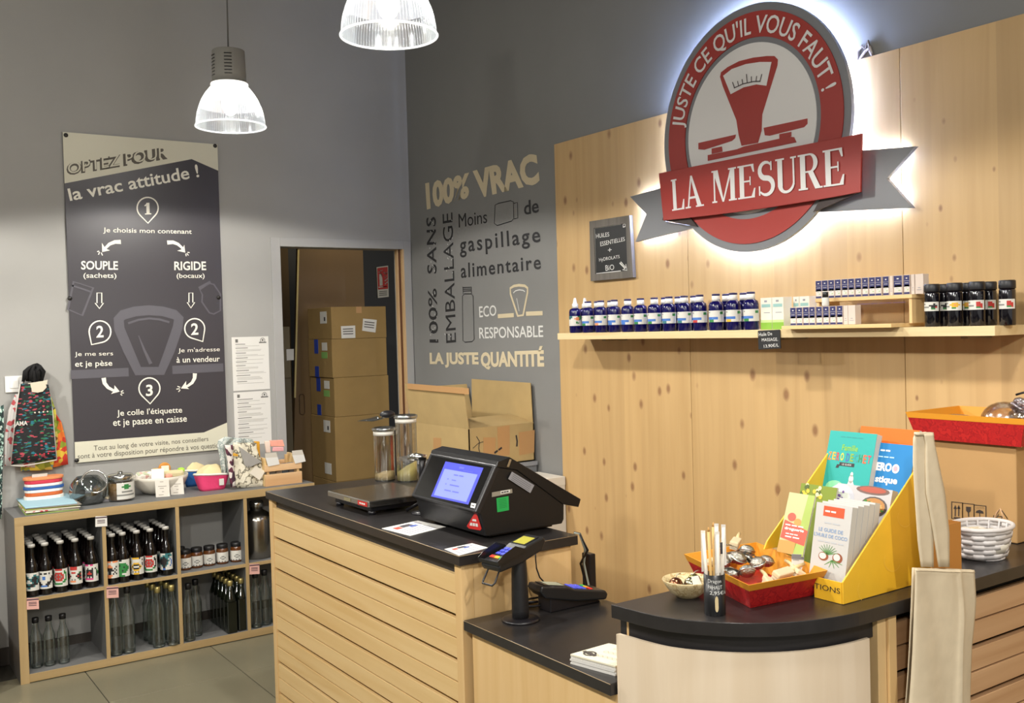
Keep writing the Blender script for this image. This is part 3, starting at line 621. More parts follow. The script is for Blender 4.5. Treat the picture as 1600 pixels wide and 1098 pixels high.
# ---- beer bottles
BEER = mat('#0b0605', .1, spec=.6); CAP = mat('#b9b6ae', .35)
INKS = [LABELW] + [mat(c, .6) for c in ('#1e1c1c', '#b3302a', '#2c7a3a', '#3f6fb8', '#d8a82c', '#e08a5a', '#2f6d70', '#c93a78', '#7d7d78')]
PAL = {'.': 0, 'k': 1, 'r': 2, 'g': 3, 'b': 4, 'y': 5, 'o': 6, 't': 7, 'p': 8, 's': 9}
ARTS = {
 'dark landscape': ["............", ".ttt....tt..", "ttkkt..tkktt", "tkkkkttkkkkt", "kkkt..tkkktk", "kkt....tkktk", ".tkkttkkkkk.", "..tkkkkkt...", "....tt......", "............"],
 'two black hands and a blue dot': ["............", ".k.kk.kk.k..", "............", "k....bb....k", "kk...bb...kk", "kk........kk", ".kkk....kkk.", "..kkk..kkk..", "...kbbbbk...", "............"],
 'red globe in a green wreath': ["...rrrrr....", ".g.......g..", "gg.rrrrr.gg.", "g.rrsrsrr.g.", "g.rsrrrsr.g.", "g.rrsrsrr.g.", "gg.rrrrr.gg.", ".gg.....gg..", "..gggggg....", "............"],
 'red lettering and dark side motifs': ["...rrrrr....", "...rrrrr....", "............", "kg..rrr..gk.", "rkk.....kkr.", "kkrk...krkk.", "rkk.....kkr.", "kg..s.s..gk.", "...oooo.....", "............"],
 'pink lettering and a black burst': ["..ppp.pp....", "............", "....k..k.k..", "k..kkkkk..g.", "gk.kkrkk..kg", "k..krrrk..kg", "gk.kkkkk..k.", "...k.k.k....", "..pppppp....", "............"],
 'orange lettering and a spider': ["o.oooo.oooo.", "............", "....oo......", "k..oooo..k..", ".k.kkkk.k...", "k.kkkkkk.k..", ".k..kk..k...", "k.k.kk.k.k..", "...oooo.....", "...ooo......"],
 'a green tree crown': ["....kk......", "............", "..ggggggg...", ".gggkggggg..", "gggggggkggg.", "ggkgggggggg.", ".gggggkggg..", "..ggggggg...", "....gg......", "...ggggg...."],
 'yellow lettering and a black oval': ["...yyyyyk...", "..........k.", "yy..........", "y...yyyy..k.", "y..ykkkky.k.", "..yk....ky..", "kk.ykkkky...", "kk..yyyy....", "...s.s.s....", "....yyyy...."],
 'red globe, wreathed, right half of the row': ["...rrrrr....", ".k.......k..", "kk.rrrrr.kk.", "k.rrsrsrr.k.", "k.rsrrrsr.k.", "k.rrsrsrr.k.", "kk.rrrrr.kk.", ".gg.....gg..", "..gggggg....", "............"],
 'a dark teal bird': ["......tttt..", "....ttttktt.", "..ttkkttt...", ".tkkkkkt.b..", "tkkkkkkkt.b.", "tkkkkkkt..b.", ".tkkkkkt..b.", "...tkkt..b..", "....kk......", "....bb......"]}
def patch(r, z0, z1, a=75, yaw=-.45):
    A = math.radians(a); return lambda u, v: (r*math.sin(yaw+(u-.5)*2*A), -r*math.cos(yaw+(u-.5)*2*A), z0+(z1-z0)*v)
BP = [(.029, 0), (.031, .006), (.031, .125), (.028, .145), (.018, .168), (.0145, .185), (.0135, .222), (.015, .224), (.015, .231)]
def beer(name, x, y, artname, label):
    t = thing('beer_bottle', label, 'bottle', (x, y, ZM_), group='brown beer bottles in the cube shelf')
    B().lathe(BP, n=14).done('glass_body', BEER, t); B().lathe([(.0162, .227), (.0165, .236), (.015, .241), (.006, .243), (.0005, .243)], n=14).done('crown_cap', CAP, t)
    b = B(); art(b, ARTS[artname], patch(.0317, .03, .112), PAL); b.done('paper_label', INKS, t); return t
colpx = [45, 69.7, 93.7, 117, 142, 170, 191.5, 213.8, 234.8, 259.3]
ords = ['front', 'second', 'third', 'fourth', 'rearmost']
cols = ['leftmost', 'second', 'third', 'fourth', 'rightmost']
for i, (u, an) in enumerate(zip(colpx, ARTS)):
    x = at(u, 850, y=-.328).x; cell = 'left' if i < 5 else 'second'
    if i == 0: x = CX[0]+.034
    if i == 5: x = CX[1]+.009+.033
    p = beer('beer_bottle', x, -.328, an, f'front beer bottle whose label shows {an}')
    for k in range(1, 5): dup(p, (x+.001*math.sin(i*3+k), -.328-.064*-k, ZM_), label=f'white-capped beer bottle, {ords[k]} row, {cols[i%5]} column of the {cell} upper cell')
# ---- clear and green glass bottles
CG = glassy('#f1f4f2', .92, .03, key=21); BK = mat('#141314', .4); GG = mat('#11150c', .08, spec=.7); AMB = mat('#5a3212', .12, spec=.7)
def bottle(h, r, label, loc, capm, gm=CG, group=None, sq=False, nk=.013, sh=.62):
    t = thing('glass_bottle', label, 'bottle', loc, group=group)
    if sq:
        b = B(); b.box(-r, r, -r, r, 0, h*sh); b.done('glass_body', gm, t, bevel=.006); b = B(); b.lathe([(r*1.25, h*sh-.001), (r*1.05, h*sh+.012), (nk*1.3, h*sh+.045), (nk, h*.82), (nk, h*.93)], n=14); b.done('neck', gm, t)
    else:
        pr = [(r*.6, .006), (r*.92, 0), (r, .006), (r, h*sh), (r*.8, h*(sh+.07)), (nk*1.2, h*(sh+.15)), (nk, h*(sh+.2)), (nk, h*.95)]; B().lathe(pr, n=20, cap=False).done('glass_body', gm, t); B().lathe([(r*.9, .004), (r*.9, .012)], n=20).done('glass_foot', glassy('#cfdad6', .6, .08), t)
    B().lathe([(nk+.002, h*.9), (nk+.0025, h*.995), (nk+.001, h)], n=14).done('screw_cap', capm, t); return t
def foot(z, a, c_, zz): p = at(*z(a, c_), z=zz); return V((p.x, p.y, zz))
p = None
for (a, c_, w) in ((205, 928, 'leftmost'), (278, 916, 'middle'), (355, 903, 'rightmost')):
    q = foot(zF, a, c_, ZL); q.x = max(q.x, CX[0]+.031)
    lab = f'{w} of three small clear bottles with black caps in the lower left cell'
    p = bottle(.235, .026, lab, q, BK, group='small clear bottles') if p is None else dup(p, q, label=lab)
p = None
for (a, c_, w) in ((148, 1018, 'left'), (238, 1000, 'right')):
    q = foot(zG, a, c_, ZL); q.x = max(q.x, CX[1]+.043); lab = f'{w} one of two tall black-capped clear bottles behind the second pink tag'
    p = bottle(.325, .031, lab, q, BK, group='tall clear bottles') if p is None else dup(p, q, label=lab)
p = None
for ci, (a, c_, w) in enumerate(((452, 960, 'left'), (552, 945, 'right'))):
    q0 = foot(zG, a, c_, ZL)
    for k in range(3):
        q = q0+V((-.004*k, .075*k, 0)); lab = f'gold-capped clear bottle, {w} file, {ords[k]}, lower second cell'
        p = bottle(.30, .030, lab, q, GOLD, group='gold-capped clear bottles') if p is None else dup(p, q, label=lab)
p = None
for k, (a, c_, w) in enumerate(((672, 915, 'front left'), (722, 880, 'rear right'))):
    q = foot(zG, a, c_, ZL); q.x = max(q.x, CX[2]+.038); lab = f'{w} clear bottle with black cap beside the dark green bottles'
    p = bottle(.29, .028, lab, q, BK, group='clear bottles in the third lower cell') if p is None else dup(p, q, label=lab)
p = None
q0 = foot(zG, 968, 858, ZL)
for k in range(5):
    q = q0+V((.0, .060*k, 0)); lab = f'dark green square oil bottle, left file, {ords[k]}'
    p = bottle(.27, .026, lab, q, GOLD, GG, group='dark green square bottles', sq=True) if p is None else dup(p, q, label=lab)
q0.x += .062
for k in range(5): dup(p, q0+V((.0, .060*k+.012, 0)), label=f'dark green square oil bottle, right file, {ords[k]}')
p = None
for k, (a, c_, w) in enumerate(((1150, 820, 'left'), (1215, 800, 'middle'), (1252, 790, 'right'))):
    q = foot(zG, a, c_, ZL); q.x = max(q.x, CX[3]+.04+.065*k); lab = f'{w} clear bottle at the far right of the lower row, beside the counter'
    p = bottle(.29, .029, lab, q, BK, group='clear bottles at the right end') if p is None else dup(p, q, label=lab)
# ---- brown jars
p = None
for k, (a, c_) in enumerate(((640, 408), (722, 392), (812, 378), (905, 364), (1005, 350))):
    q = foot(zG, a, c_, ZM_); q.x = max(q.x, CX[2]+.045); lab = f"{['leftmost', 'second', 'middle', 'fourth', 'rightmost'][k]} brown glass jar of the row of five, white label, black lid"
    if p is None:
        p = thing('brown_jar', lab, 'jar', q, group='brown glass jars with white labels')
        B().lathe([(.029, 0), (.031, .004), (.031, .07), (.027, .08), (.025, .083)], n=20).done('glass_body', AMB, p); B().lathe([(.027, .08), (.0285, .082), (.0285, .1), (.0265, .102)], n=20).done('lid', BK, p)
        b = B(); art(b, ["............", "............", "............", "......ss....", ".....s..s...", "......ss....", "............", "..s.s.s.s..."], patch(.0316, .012, .062, 80), PAL); b.done('paper_label', INKS, p)
    else: dup(p, q, label=lab)
dup(p, (CX[2]+.05, -.2, ZM_), label='brown glass jar standing behind the row of five, mostly hidden')
# ---- steel container
q = V((CX[3]+.102, -.245, ZM_)); t = thing('steel_container', 'large shiny steel bottle in the upper right cell', 'container', q)
B().lathe([(.078, 0), (.083, .006), (.083, .20), (.075, .225), (.05, .243), (.033, .252), (.033, .268)], n=32).done('body', mat('#9a958c', .22, 1), t)
B().lathe([(.037, .262), (.037, .296), (.03, .30)], n=24).done('cap', CHROME, t)
# ------------------------------------------------------------ goods on top of the shelf unit
zH = Zm(0, 550, 3.662); zI = Zm(200, 680, 4.99); zJ = Zm(340, 670, 9.981); T = .77
def T_(z, a, c_, zz=T): return at(*z(a, c_), z=zz)
# folded cloths
cl_cols = [('#8fa35a', 'olive green'), ('#cfc9b8', 'off-white'), ('#b8403f', 'red and white printed'), ('#c9c4b5', 'cream'), ('#a9b545', 'lime green'), ('#8a8378', 'grey'), ('#9fc2cf', 'pale blue')]
A0, A1, A2, A3 = at(38, 793, z=.807), at(126, 785, z=.807), at(99.7, 764, z=.807), at(20, 772, z=.807)
cen = (A0+A1+A2+A3)/4
for k, (cc, nm) in enumerate(cl_cols):
    r = random.Random(k); z = T+.0052*k; th = .0048; t = None
    qs = [cen+(p-cen)*r.uniform(.93, 1.02)+V((r.uniform(-.006, .006), r.uniform(-.006, .006), 0)) for p in (A0, A1, A2, A3)]
    m = pattern(['#d8d0c2', '#b8343c', '#d8d0c2', '#e8e4da'], 60, key=k) if 'printed' in nm else mat(cc, .9, bump=.2, scale=60)
    b = B(); b.slab([V((p.x, p.y, z)) for p in qs], (0, 0, th)); o = b.done('folded_cloth', m, bevel=.002)
    tag(o, f"{nm} folded cloth {'on top of' if k == 6 else 'in'} the stack at the shelf's left end", 'cloth', 'folded cloths in a stack')
zt = T+.0052*7+.001
ct = thing('price_card', 'white card clipped on top of the pale blue folded cloth', 'card', T_(zH, 225, 815, zt))
b = B(); b.slab([T_(zH, 190, 832, zt+.001), T_(zH, 272, 825, zt+.001), T_(zH, 258, 783, zt+.001), T_(zH, 178, 790, zt+.001)], (0, 0, .0008)); b.done('card', PAPER, ct, world=True)
b = B(); b.slab([T_(zH, 212, 800, zt+.002), T_(zH, 226, 798, zt+.002), T_(zH, 212, 768, zt+.002), T_(zH, 198, 770, zt+.002)], (0, 0, .006)); b.done('clothes_peg', PINEX, ct, world=True)
# striped pouches behind
base = T_(zH, 195, 830); st = thing('striped_pouch', 'roll of red, white and blue striped pouches behind the folded cloths', 'pouch', (base.x, -.1, T))
b = B(); lay = [('#20407c', .022), ('#e2dfd6', .014), ('#c9622e', .012), ('#e8e4dc', .01), ('#2d5a9e', .010), ('#e8e4dc', .010), ('#c7364a', .012), ('#d98a58', .01)]
KH = (at(52, 745, y=-.075).z-T)/sum(h for _, h in lay); z = T
for k, (cc, h) in enumerate(lay):
    h *= KH
    b = B(); n = 20; pts = []
    for i in range(n): a = 6.28318*i/n; pts.append(V((base.x+(.088+.004*math.sin(k*2))*abs(math.cos(a))**.6*(1 if math.cos(a) > 0 else -1), -.075+.05*math.sin(a), z)))
    b.slab(pts, (0, 0, h-.0005)); b.done('fabric_layer', mat(cc, .85), st, world=True, bevel=.003); z += h
b = B(); b.slab([at(*zH(182, 728), y=-.09), at(*zH(268, 720), y=-.09), at(*zH(272, 692), y=-.085), at(*zH(184, 700), y=-.085)], (0, .001, 0)); b.done('paper_tag', mat('#b9b4aa', .8), st, world=True)
# bail-top glass jar with tilted mouth
g = at(137, 752, y=-.19); jar = thing('tilted_glass_jar', 'round clear biscuit jar with a slanted steel-rimmed mouth', 'jar', (g.x, -.19, T))
gl = glassy('#b9c2c2', .72, .05)
B().lathe([(.05, .001), (.066, .004), (.083, .03), (.087, .065), (.08, .10), (.06, .125), (.05, .135)], n=28, cap=False).done('glass_body', gl, jar)
RMx = Matrix.Rotation(math.radians(62), 4, 'X') @ Matrix.Rotation(0, 4, 'Z'); pts = [RMx @ V((.058*math.cos(6.2832*i/32), .058*math.sin(6.2832*i/32), 0))+V((.02, -.055, .112)) for i in range(32)]
B().tube(pts, .0045, 8, True).done('steel_rim', CHROME, jar); b = B(); b.slab([RMx @ V((.056*math.cos(6.2832*i/32), .056*math.sin(6.2832*i/32), .001))+V((.02, -.055, .112)) for i in range(32)], (0, .002, 0)); b.done('glass_lid', glassy('#ffffff', .85, .05), jar)
B().box(-.062, -.052, -.05, -.035, .10, .125).done('clip', CHROME, jar, bevel=.002)
b = B(); b.sphere((0, 0, .04), .06, 14, (1, 1, .6)); b.done('dark_contents', mat('#34393a', .8, bump=.6, scale=60), jar)
# metal-lidded jar
g = at(188, 752, y=-.2); jar = thing('lidded_glass_jar', 'clear jar with a broad steel lid and a white paper bag inside', 'jar', (g.x, -.2, T))
B().lathe([(.05, .001), (.062, .004), (.064, .09), (.058, .10)], n=28, cap=False).done('glass_body', glassy('#dfe4e2', .8, .05), jar); B().lathe([(.06, .099), (.062, .1), (.062, .127), (.057, .131), (.02, .132), (.014, .137), (.012, .145)], n=28).done('steel_lid', CHROME, jar)
b = B(); b.lathe([(.045, .004), (.057, .008), (.058, .085), (.05, .09)], n=16); b.done('brown_paper_bag', mat('#b88a50', .8, bump=.4, scale=30), jar)
b = B(); fn = lambda u, v: (.0655*math.sin(-.5+u*1.8), -.0655*math.cos(-.5+u*1.8), .012+.082*v); art(b, ["..........", "...gg.....", "..gggg....", "...gg.....", "..........", "..sssss...", "..........", "ssssssss..", "..........", ".........."], fn, PAL); b.done('paper_label', INKS, jar)
# grey cloth slipper
q = T_(zH, 570, 855); sl = thing('grey_cloth', 'crumpled grey cloth with a small cream rosette, in front of the jars', 'cloth', (q.x, q.y, T))
def hump(u, v): x = (u-.5)*.19; y = (v-.5)*.085; e = max(0, 1-((u-.5)*2)**4)*max(0, 1-((v-.5)*2)**4); return (x, y+.012*math.sin(u*5), .002+.022*e*(.6+.4*math.sin(u*9+v*6)))
B().grid(hump, 22, 12).done('cloth_sheet', mat('#6f6d70', .9, bump=.3, scale=50), sl, solid=.003)
b = B()
for k in range(6): b.sphere((.035+.008*math.cos(k*1.05), -.028+.006*math.sin(k*1.05), .018), .0075, 8)
b.sphere((.035, -.028, .022), .006, 8); b.done('rosette', mat('#cdbfa3', .8), sl)
# white bowl
q = T_(zI, 272, 452); bw = thing('white_bowl', 'wide white bowl heaped with paper tags and wrapped goods', 'bowl', (q.x, q.y+.04, T))
BWp = [(.06, 0), (.085, .006), (.118, .035), (.137, .075), (.139, .092), (.135, .092), (.131, .075), (.11, .038), (.08, .014), (.001, .012)]
B().lathe(BWp, n=40, cap=False).done('bowl_body', mat('#d3cdbf', .35), bw)
bx, by = q.x, q.y+.04
for k, (cc, sx, sy, sz, dx, dy, dz, rz, rx, nm, lab) in enumerate((('#e8e0d6', .09, .04, .05, -.085, -.02, .095, .2, .3, 'wrapped_soap', 'floral wrapped packet at the left of the white bowl'), ('#ece8e0', .062, .006, .055, -.025, -.05, .105, -.3, -.5, 'paper_card', 'white paper card standing in the middle of the white bowl'),
     ('#e6a08c', .035, .03, .03, .03, -.05, .085, .4, .2, 'soap_ball', 'peach wrapped lump at the front of the white bowl'), ('#d0c49a', .10, .035, .04, .07, .0, .09, -.2, .2, 'wrapped_soap', 'pale green packet at the right of the white bowl'), ('#a8d848', .035, .03, .028, .108, .0, .105, .1, 0, 'green_packet', 'bright green packet on the right rim of the white bowl'), ('#d9a63c', .05, .012, .045, -.0, .045, .10, .1, -.2, 'wrapped_soap', 'yellow-brown packet deep in the white bowl'))):
    M = Matrix.Translation((bx+dx, by+dy, T+dz)) @ Matrix.Rotation(rz, 4, 'Z') @ Matrix.Rotation(rx, 4, 'X'); b = B(); b.box(-sx/2, sx/2, -sy/2, sy/2, -sz/2, sz/2)
    m = pattern(['#e8e0d6', '#d8a8a0', '#e8e0d6', '#b8c0a0', '#eee8e0'], 70, key=k) if k == 0 else mat(cc, .7, bump=.3, scale=40)
    o = b.done(nm, m, bevel=min(sx, sy, sz)*.35); o.matrix_world = M; tag(o, lab, 'packet' if 'card' not in nm else 'card', 'goods in the white bowl')
tgo = thing('orange_brush', 'round orange-brown wooden brush standing at the back of the white bowl', 'brush', (bx+.03, by+.02, T+.09)); b = B(); pts = [(.032*math.cos(6.28*i/20), 0, .03+.032*math.sin(6.28*i/20)) for i in range(20)]
b.slab(pts, (0, .012, 0)); b.done('brush_back', mat('#c98a3a', .5), tgo, bevel=.004); b = B(); b.box(-.02, .02, -.012, -.001, .012, .045); b.done('paper_sleeve', mat('#eadfcd', .8), tgo, bevel=.003)
# price cards before the bowl
for k, (x0, x1, y0, y1, w) in enumerate(((218, 328, 362, 482, 'left'), (334, 438, 356, 464, 'right'))):
    p0, p1 = T_(zI, x0, y1), T_(zI, x1, y1-7); h = .085; t = thing('price_card', f'{w} white price card standing before the white bowl', 'card', (p0+p1)/2, group='price cards before the white bowl')
    up = V((0, .012, h)); b = B(); b.slab([p0, p1, p1+up, p0+up], (0, .001, 0)); b.done('card', mat('#d5cfc4', .8), t, world=True)
    b = B()
    for zz, w0, w1 in ((.88, .35, .6), (.62, .2, .8), (.5, .3, .6), (.3, .45, .6), (.12, .2, .55)): b.stroke([p0+(p1-p0)*w0+up*zz+V((0, -.001, 0)), p0+(p1-p0)*w1+up*zz+V((0, -.001, 0))], .0025, (0, -1, 0))
    b.done('print', mat('#8d857b', .8), t, world=True)
# pink and blue pouches with cream cloth
def pouch(name, cc, cx, cy, w, d, h, lab, tagm):
    t = thing(name, lab, 'basket', (cx, cy, T)); b = B()
    def side(u, v): a = 6.28318*u; e = .75+.25*v+.03*math.sin(a*2+v*3); return (w/2*e*abs(math.cos(a))**.55*(1 if math.cos(a) > 0 else -1), d/2*e*abs(math.sin(a))**.55*(1 if math.sin(a) > 0 else -1), h*v*(1+.05*math.sin(2*a)))
    b.grid(side, 36, 6); b.slab([side(i/36, 0) for i in range(36)], (0, 0, .003)); b.done('fabric_side', mat(cc, .85, bump=.15, scale=60), t, solid=.004)
    b = B(); b.tube([V(side(i/36, 1)) for i in range(36)], .006, 6, True); b.done('white_hem', mat('#e2ddd2', .9), t)
    b = B()
    def top(u, v): a = 6.28318*u; r = 1-v*.98; hh = h+.046*math.sin(v*1.5)**.55*(1+.22*math.sin(3*a+1)*(1-v)+.12*math.sin(7*a+v*9)*(1-v)); return (w/2*.9*r*math.cos(a)*(1+.1*math.sin(5*a)), d/2*.9*r*math.sin(a), hh)
    b.grid(top, 30, 8); b.done('cream_cloths', mat('#dccb9c', .9, bump=.4, scale=30), t)
    if tagm: b = B(); b.box(.02, .045, -d/2-.004, -d/2-.002, h*.3, h*.7); b.done('white_tag', LABELW, t)
    return t
q = T_(zI, 680, 430); pouch('pink_fabric_basket', '#dd3f70', q.x, q.y+.055, .165, .12, .085, 'bright pink fabric basket of cream cloths with a white tag', True)
q = T_(zI, 560, 400); pouch('blue_fabric_basket', '#1f5a9c', q.x-.0, q.y+.07, .15, .10, .085, 'blue fabric basket of cream cloths behind the pink one', False)
# patterned bag and scarf
def drape(z, rows, y, amp, nf, nu=16, sub=3, lean=0):
    R = []
    for r in rows: R.append((at(*z(r[0], r[1]), y=y), at(*z(r[2], r[3]), y=y)))
    n = len(R)-1
    def f(u, v):
        k = min(int(v*n), n-1); t = v*n-k; a = R[k][0].lerp(R[k+1][0], t); c_ = R[k][1].lerp(R[k+1][1], t); p = a.lerp(c_, u)
        return p+V((0, amp*math.sin(u*nf*6.283+v*2)+lean*v, 0))
    b = B(); b.grid(f, nu, n*sub); return b
bg = thing('patterned_cloth_bag', 'cream printed cloth bag with grey folded flap and hanging white tag', 'bag', V(T_(zJ, 480, 915)))
bb = drape(zJ, [(270, 915, 715, 895), (245, 700, 700, 700), (235, 450, 680, 500), (240, 270, 600, 300), (250, 215, 590, 215)], -.275, .006, 1.5)
bb.done('bag_body', pattern(['#d9d2bd', '#cfc8b2', '#6c6656', '#d9d2bd', '#e2dcc8', '#d9d2bd'], 28, 'noise', key=5), bg, world=True, solid=.02)
b = B(); b.slab([at(*zJ(*p), y=-.298) for p in ((330, 270), (695, 515), (480, 610), (420, 560))], (0, .006, 0)); b.done('grey_flap', mat('#97948f', .85), bg, world=True, bevel=.002)
b = B(); b.slab([at(*zJ(*p), y=-.306) for p in ((590, 580), (745, 660), (655, 800), (500, 690))], (0, .001, 0)); b.done('white_tag', mat('#dcd4c4', .8), bg, world=True)
b = B(); b.slab([at(*zJ(*p), y=-.25) for p in ((575, 195), (660, 195), (668, 460), (600, 460))], (0, .02, 0)); b.done('yellow_lining', mat('#d39a28', .8), bg, world=True, bevel=.004)
b = B(); b.slab([at(*zJ(*p), y=-.302) for p in ((245, 370), (320, 395), (318, 425), (240, 420))], (0, .003, 0)); b.done('yellow_patch', mat('#cf9a2c', .8), bg, world=True)
for p in ((485, 580), (548, 255)): B().sphere(at(*zJ(*p), y=-.302), .0035, 8).done('press_stud', CHROME, bg, world=True)
sc = thing('chain_print_scarf', 'white scarf printed with a dark chain pattern, left of the cloth bag', 'scarf', V(T_(zJ, 230, 905)))
drape(zJ, [(215, 905, 275, 905), (175, 650, 255, 650), (140, 400, 240, 420), (110, 250, 235, 250)], -.295, .004, 1, 6).done('scarf_fold', pattern(['#d8d0c8', '#3a2030', '#5a2a3a', '#d8d0c8', '#d8d0c8'], 60, stretch=(1, 1, .7), key=6), sc, world=True, solid=.008)
s2 = thing('grey_green_scarf', 'thin translucent grey-green flecked scarf heaped behind the patterned bag', 'scarf', V(T_(zJ, 130, 700)))
drape(zJ, [(70, 690, 200, 720), (40, 420, 230, 460), (0, 260, 300, 300), (20, 180, 560, 215), (120, 125, 540, 160)], -.24, .008, 2.5, 18).done('scarf_fold', pattern(['#b9beb8', '#a8b0aa', '#8d9894', '#c8cac4'], 50, 'noise', key=7), s2, world=True, solid=.006)
# slatted crate
cr = thing('wooden_crate', 'small slatted pine crate of packets at the right end of the cube shelf', 'crate', T_(zJ, 1000, 870))
c0, c1 = T_(zJ, 715, 893), T_(zJ, 1355, 845); c1.y = c0.y = (c0.y+c1.y)/2; H = .15; Dp = .19
for z0, z1 in ((.0, .062), (.078, .112)): B().box(c0.x, c1.x, c0.y, c0.y+.007, T+z0, T+z1).done('slat', PINEX, cr, world=True, bevel=.001)
for z0, z1 in ((.0, .062), (.078, .112)): B().box(c0.x, c1.x, c0.y+Dp-.007, c0.y+Dp, T+z0, T+z1).done('slat', PINEX, cr, world=True, bevel=.001)
B().box(c0.x+.008, c1.x-.008, c0.y+.008, c0.y+Dp-.008, T, T+.006).done('crate_floor', PINEX, cr, world=True)
for xx in (c0.x, c1.x-.012):
    B().box(xx, xx+.012, c0.y+.007, c0.y+Dp-.007, T, T+.062).done('slat', PINE, cr, world=True, bevel=.001); B().box(xx, xx+.012, c0.y+.007, c0.y+Dp-.007, T+.078, T+H).done('slat', PINE, cr, world=True, bevel=.001)
    for yy in (c0.y+.008, c0.y+Dp-.022): B().box(xx+(.013 if xx == c0.x else -.014), xx+(.027 if xx == c0.x else -.001), yy, yy+.014, T+.006, T+H-.01).done('corner_post', PINEV, cr, world=True)
for k, (x0, x1, y0, y1, w) in enumerate(((745, 968, 375, 585, 'left'), (1165, 1375, 335, 540, 'right'))):
    yy = c0.y-.004; P = lambda a, c_: at(*zJ(a, c_), y=yy); t = thing('price_card', f'{w} folded white card hung over the front slat of the crate', 'card', P((x0+x1)/2, y1), group='cards on the crate')
    b = B(); b.slab([P(x0, y0+75), P(x1-30, y0+65), P(x1, y1-35), P(x0+45, y1)], (0, .0012, 0)); b.mi = 1; b.slab([P(x0, y0+75), P(x1-30, y0+65), P(x1-55, y0-10), P(x0-5, y0+5)], (0, .0012, 0)); b.done('card', [PAPER, mat('#c4beb2', .8)], t, world=True)
rr = random.Random(5); pk = None
for k in range(6):
    o = None; M = Matrix.Translation((c0.x+.05+.04*(k % 4), c0.y+.04+.05*(k//4)+.01*k, T+.009)) @ Matrix.Rotation(rr.uniform(-.3, .3), 4, 'Z') @ Matrix.Rotation(rr.uniform(-.2, .1), 4, 'X')
    b = B(); b.box(-.018, .018, -.012, .012, 0, .098); o = b.done('small_packet', mat(['#8d8378', '#a89a88', '#5f6a74', '#77706a', '#b0a898', '#6a6560'][k], .6, bump=.3), bevel=.004); o.matrix_world = M
    tag(o, f"{['taupe', 'beige', 'slate blue', 'dark taupe', 'pale stone', 'charcoal'][k]} packet upright inside the pine crate", 'packet', 'packets in the crate')
for k, (q4, cc, lab) in enumerate((([(830, 275), (1050, 275), (1020, 170), (810, 180)], '#e9a592', 'upper pink sachet leaning over the back of the crate'), ([(860, 350), (1035, 345), (1030, 280), (870, 285)], '#e3a6a8', 'lower pink sachet, half sunk in the crate'), ([(760, 370), (830, 370), (820, 190), (735, 190)], '#e6d3c4', 'pale flowered sachet at the left back of the crate'))):
    yy = c0.y+.10-.04*(k == 1); b = B(); b.slab([at(*zJ(*p), y=yy) for p in q4], (0, .012, 0)); o = b.done('sachet', mat(cc, .6, bump=.3, scale=30), bevel=.003); tag(o, lab, 'packet', 'pink sachets')
# ------------------------------------------------------------ bibs hanging on the wall
PB = pattern(['#141517', '#17181a', '#1c1c1e', '#a8404c', '#17181a', '#2a6a48', '#17181a', '#141416', '#1c6a78', '#17181a', '#17181a', '#17181a'], 110, key=1, stretch=(.6, 1, 1.6))
def bib(rows, y, m, label, name='hanging_bib', amp=.006, nf=1.5, g='bibs hanging on the hook'):
    t = thing(name, label, 'bib', at(*zH(rows[0][0], rows[0][1]), y=y), group=g); drape(zH, rows, y, amp, nf).done('fabric', m, t, world=True, solid=.004); return t
t = bib([(62, 645, 325, 612), (78, 480, 312, 470), (92, 330, 300, 330), (112, 225, 284, 230), (118, 180, 276, 185)], -.075, PB, 'black bib printed with rows of small bright motifs, frontmost on the hook')
# neckline: lighter lining seen through the neck opening
b = B(); pts = [at(*zH(*p), y=-.082) for p in ((160, 178), (165, 205), (185, 228), (215, 232), (245, 225), (268, 200), (272, 158), (245, 165), (225, 215), (205, 225), (180, 215), (168, 178))]; b.slab(pts[:7]+pts[7:8], (0, .003, 0)); b.done('cream_lining', mat('#cdc3ae', .85), t, world=True)
b = B(); b.tube([at(*zH(*p), y=-.08) for p in ((60, 648), (120, 652), (200, 640), (325, 616))], .003, 5); b.tube([at(*zH(*p), y=-.08) for p in ((325, 616), (300, 330), (276, 185))], .0025, 5); b.tube([at(*zH(*p), y=-.08) for p in ((60, 648), (92, 330), (116, 180))], .0025, 5); b.done('white_piping', mat('#c9c4ba', .8), t, world=True)
for k, (yy, row, cc) in enumerate(((0, 265, '#c93040'), (0, 350, '#d8d0c0'), (0, 395, '#2f8a58'), (0, 490, '#c94a4a'), (0, 590, '#c93040'))):
    for i in range(6):
        p = at(*zH(150+i*24+(row-250)*.02, row-i*2), y=-.083); B().sphere(p, .0045, 6, (1, .3, 1)).done('printed_dot', mat(cc, .8), t, world=True) if row in (350, 590, 395) and i > 1 else None
b = B(); put_text(b, 'JAMA', *[at(*zH(*p), y=-.0835) for p in ((80, 432), (158, 425), (157, 392), (79, 398))], bold=.02); b.done('printed_word', mat('#d8d4cc', .8), t, world=True)
bib([(28, 650, 200, 660), (28, 480, 200, 480), (50, 330, 200, 330), (90, 240, 200, 240)], -.055, pattern(['#c4c0bc', '#c4c0bc', '#c4c0bc', '#c4c0bc', '#b0484c', '#c4c0bc'], 60, key=2), 'white bib with red dots, peeking out left of the black one')
bib([(120, 680, 300, 672), (120, 520, 330, 520), (130, 330, 318, 330), (150, 250, 292, 260)], -.045, pattern(['#9aa63a', '#d8c94a', '#5a8a9c', '#7d8a2c', '#c4b85a', '#6a4a2a'], 45, key=3), 'lime green patterned bib, its hem showing below the black one')
bib([(250, 668, 390, 642), (250, 500, 375, 500), (255, 400, 350, 400), (270, 330, 318, 350)], -.030, pattern(['#c93a28', '#e0742c', '#d8b43a', '#8a9a2c', '#c93a28'], 40, key=4), 'red and orange patterned bib, rearmost, on the right')
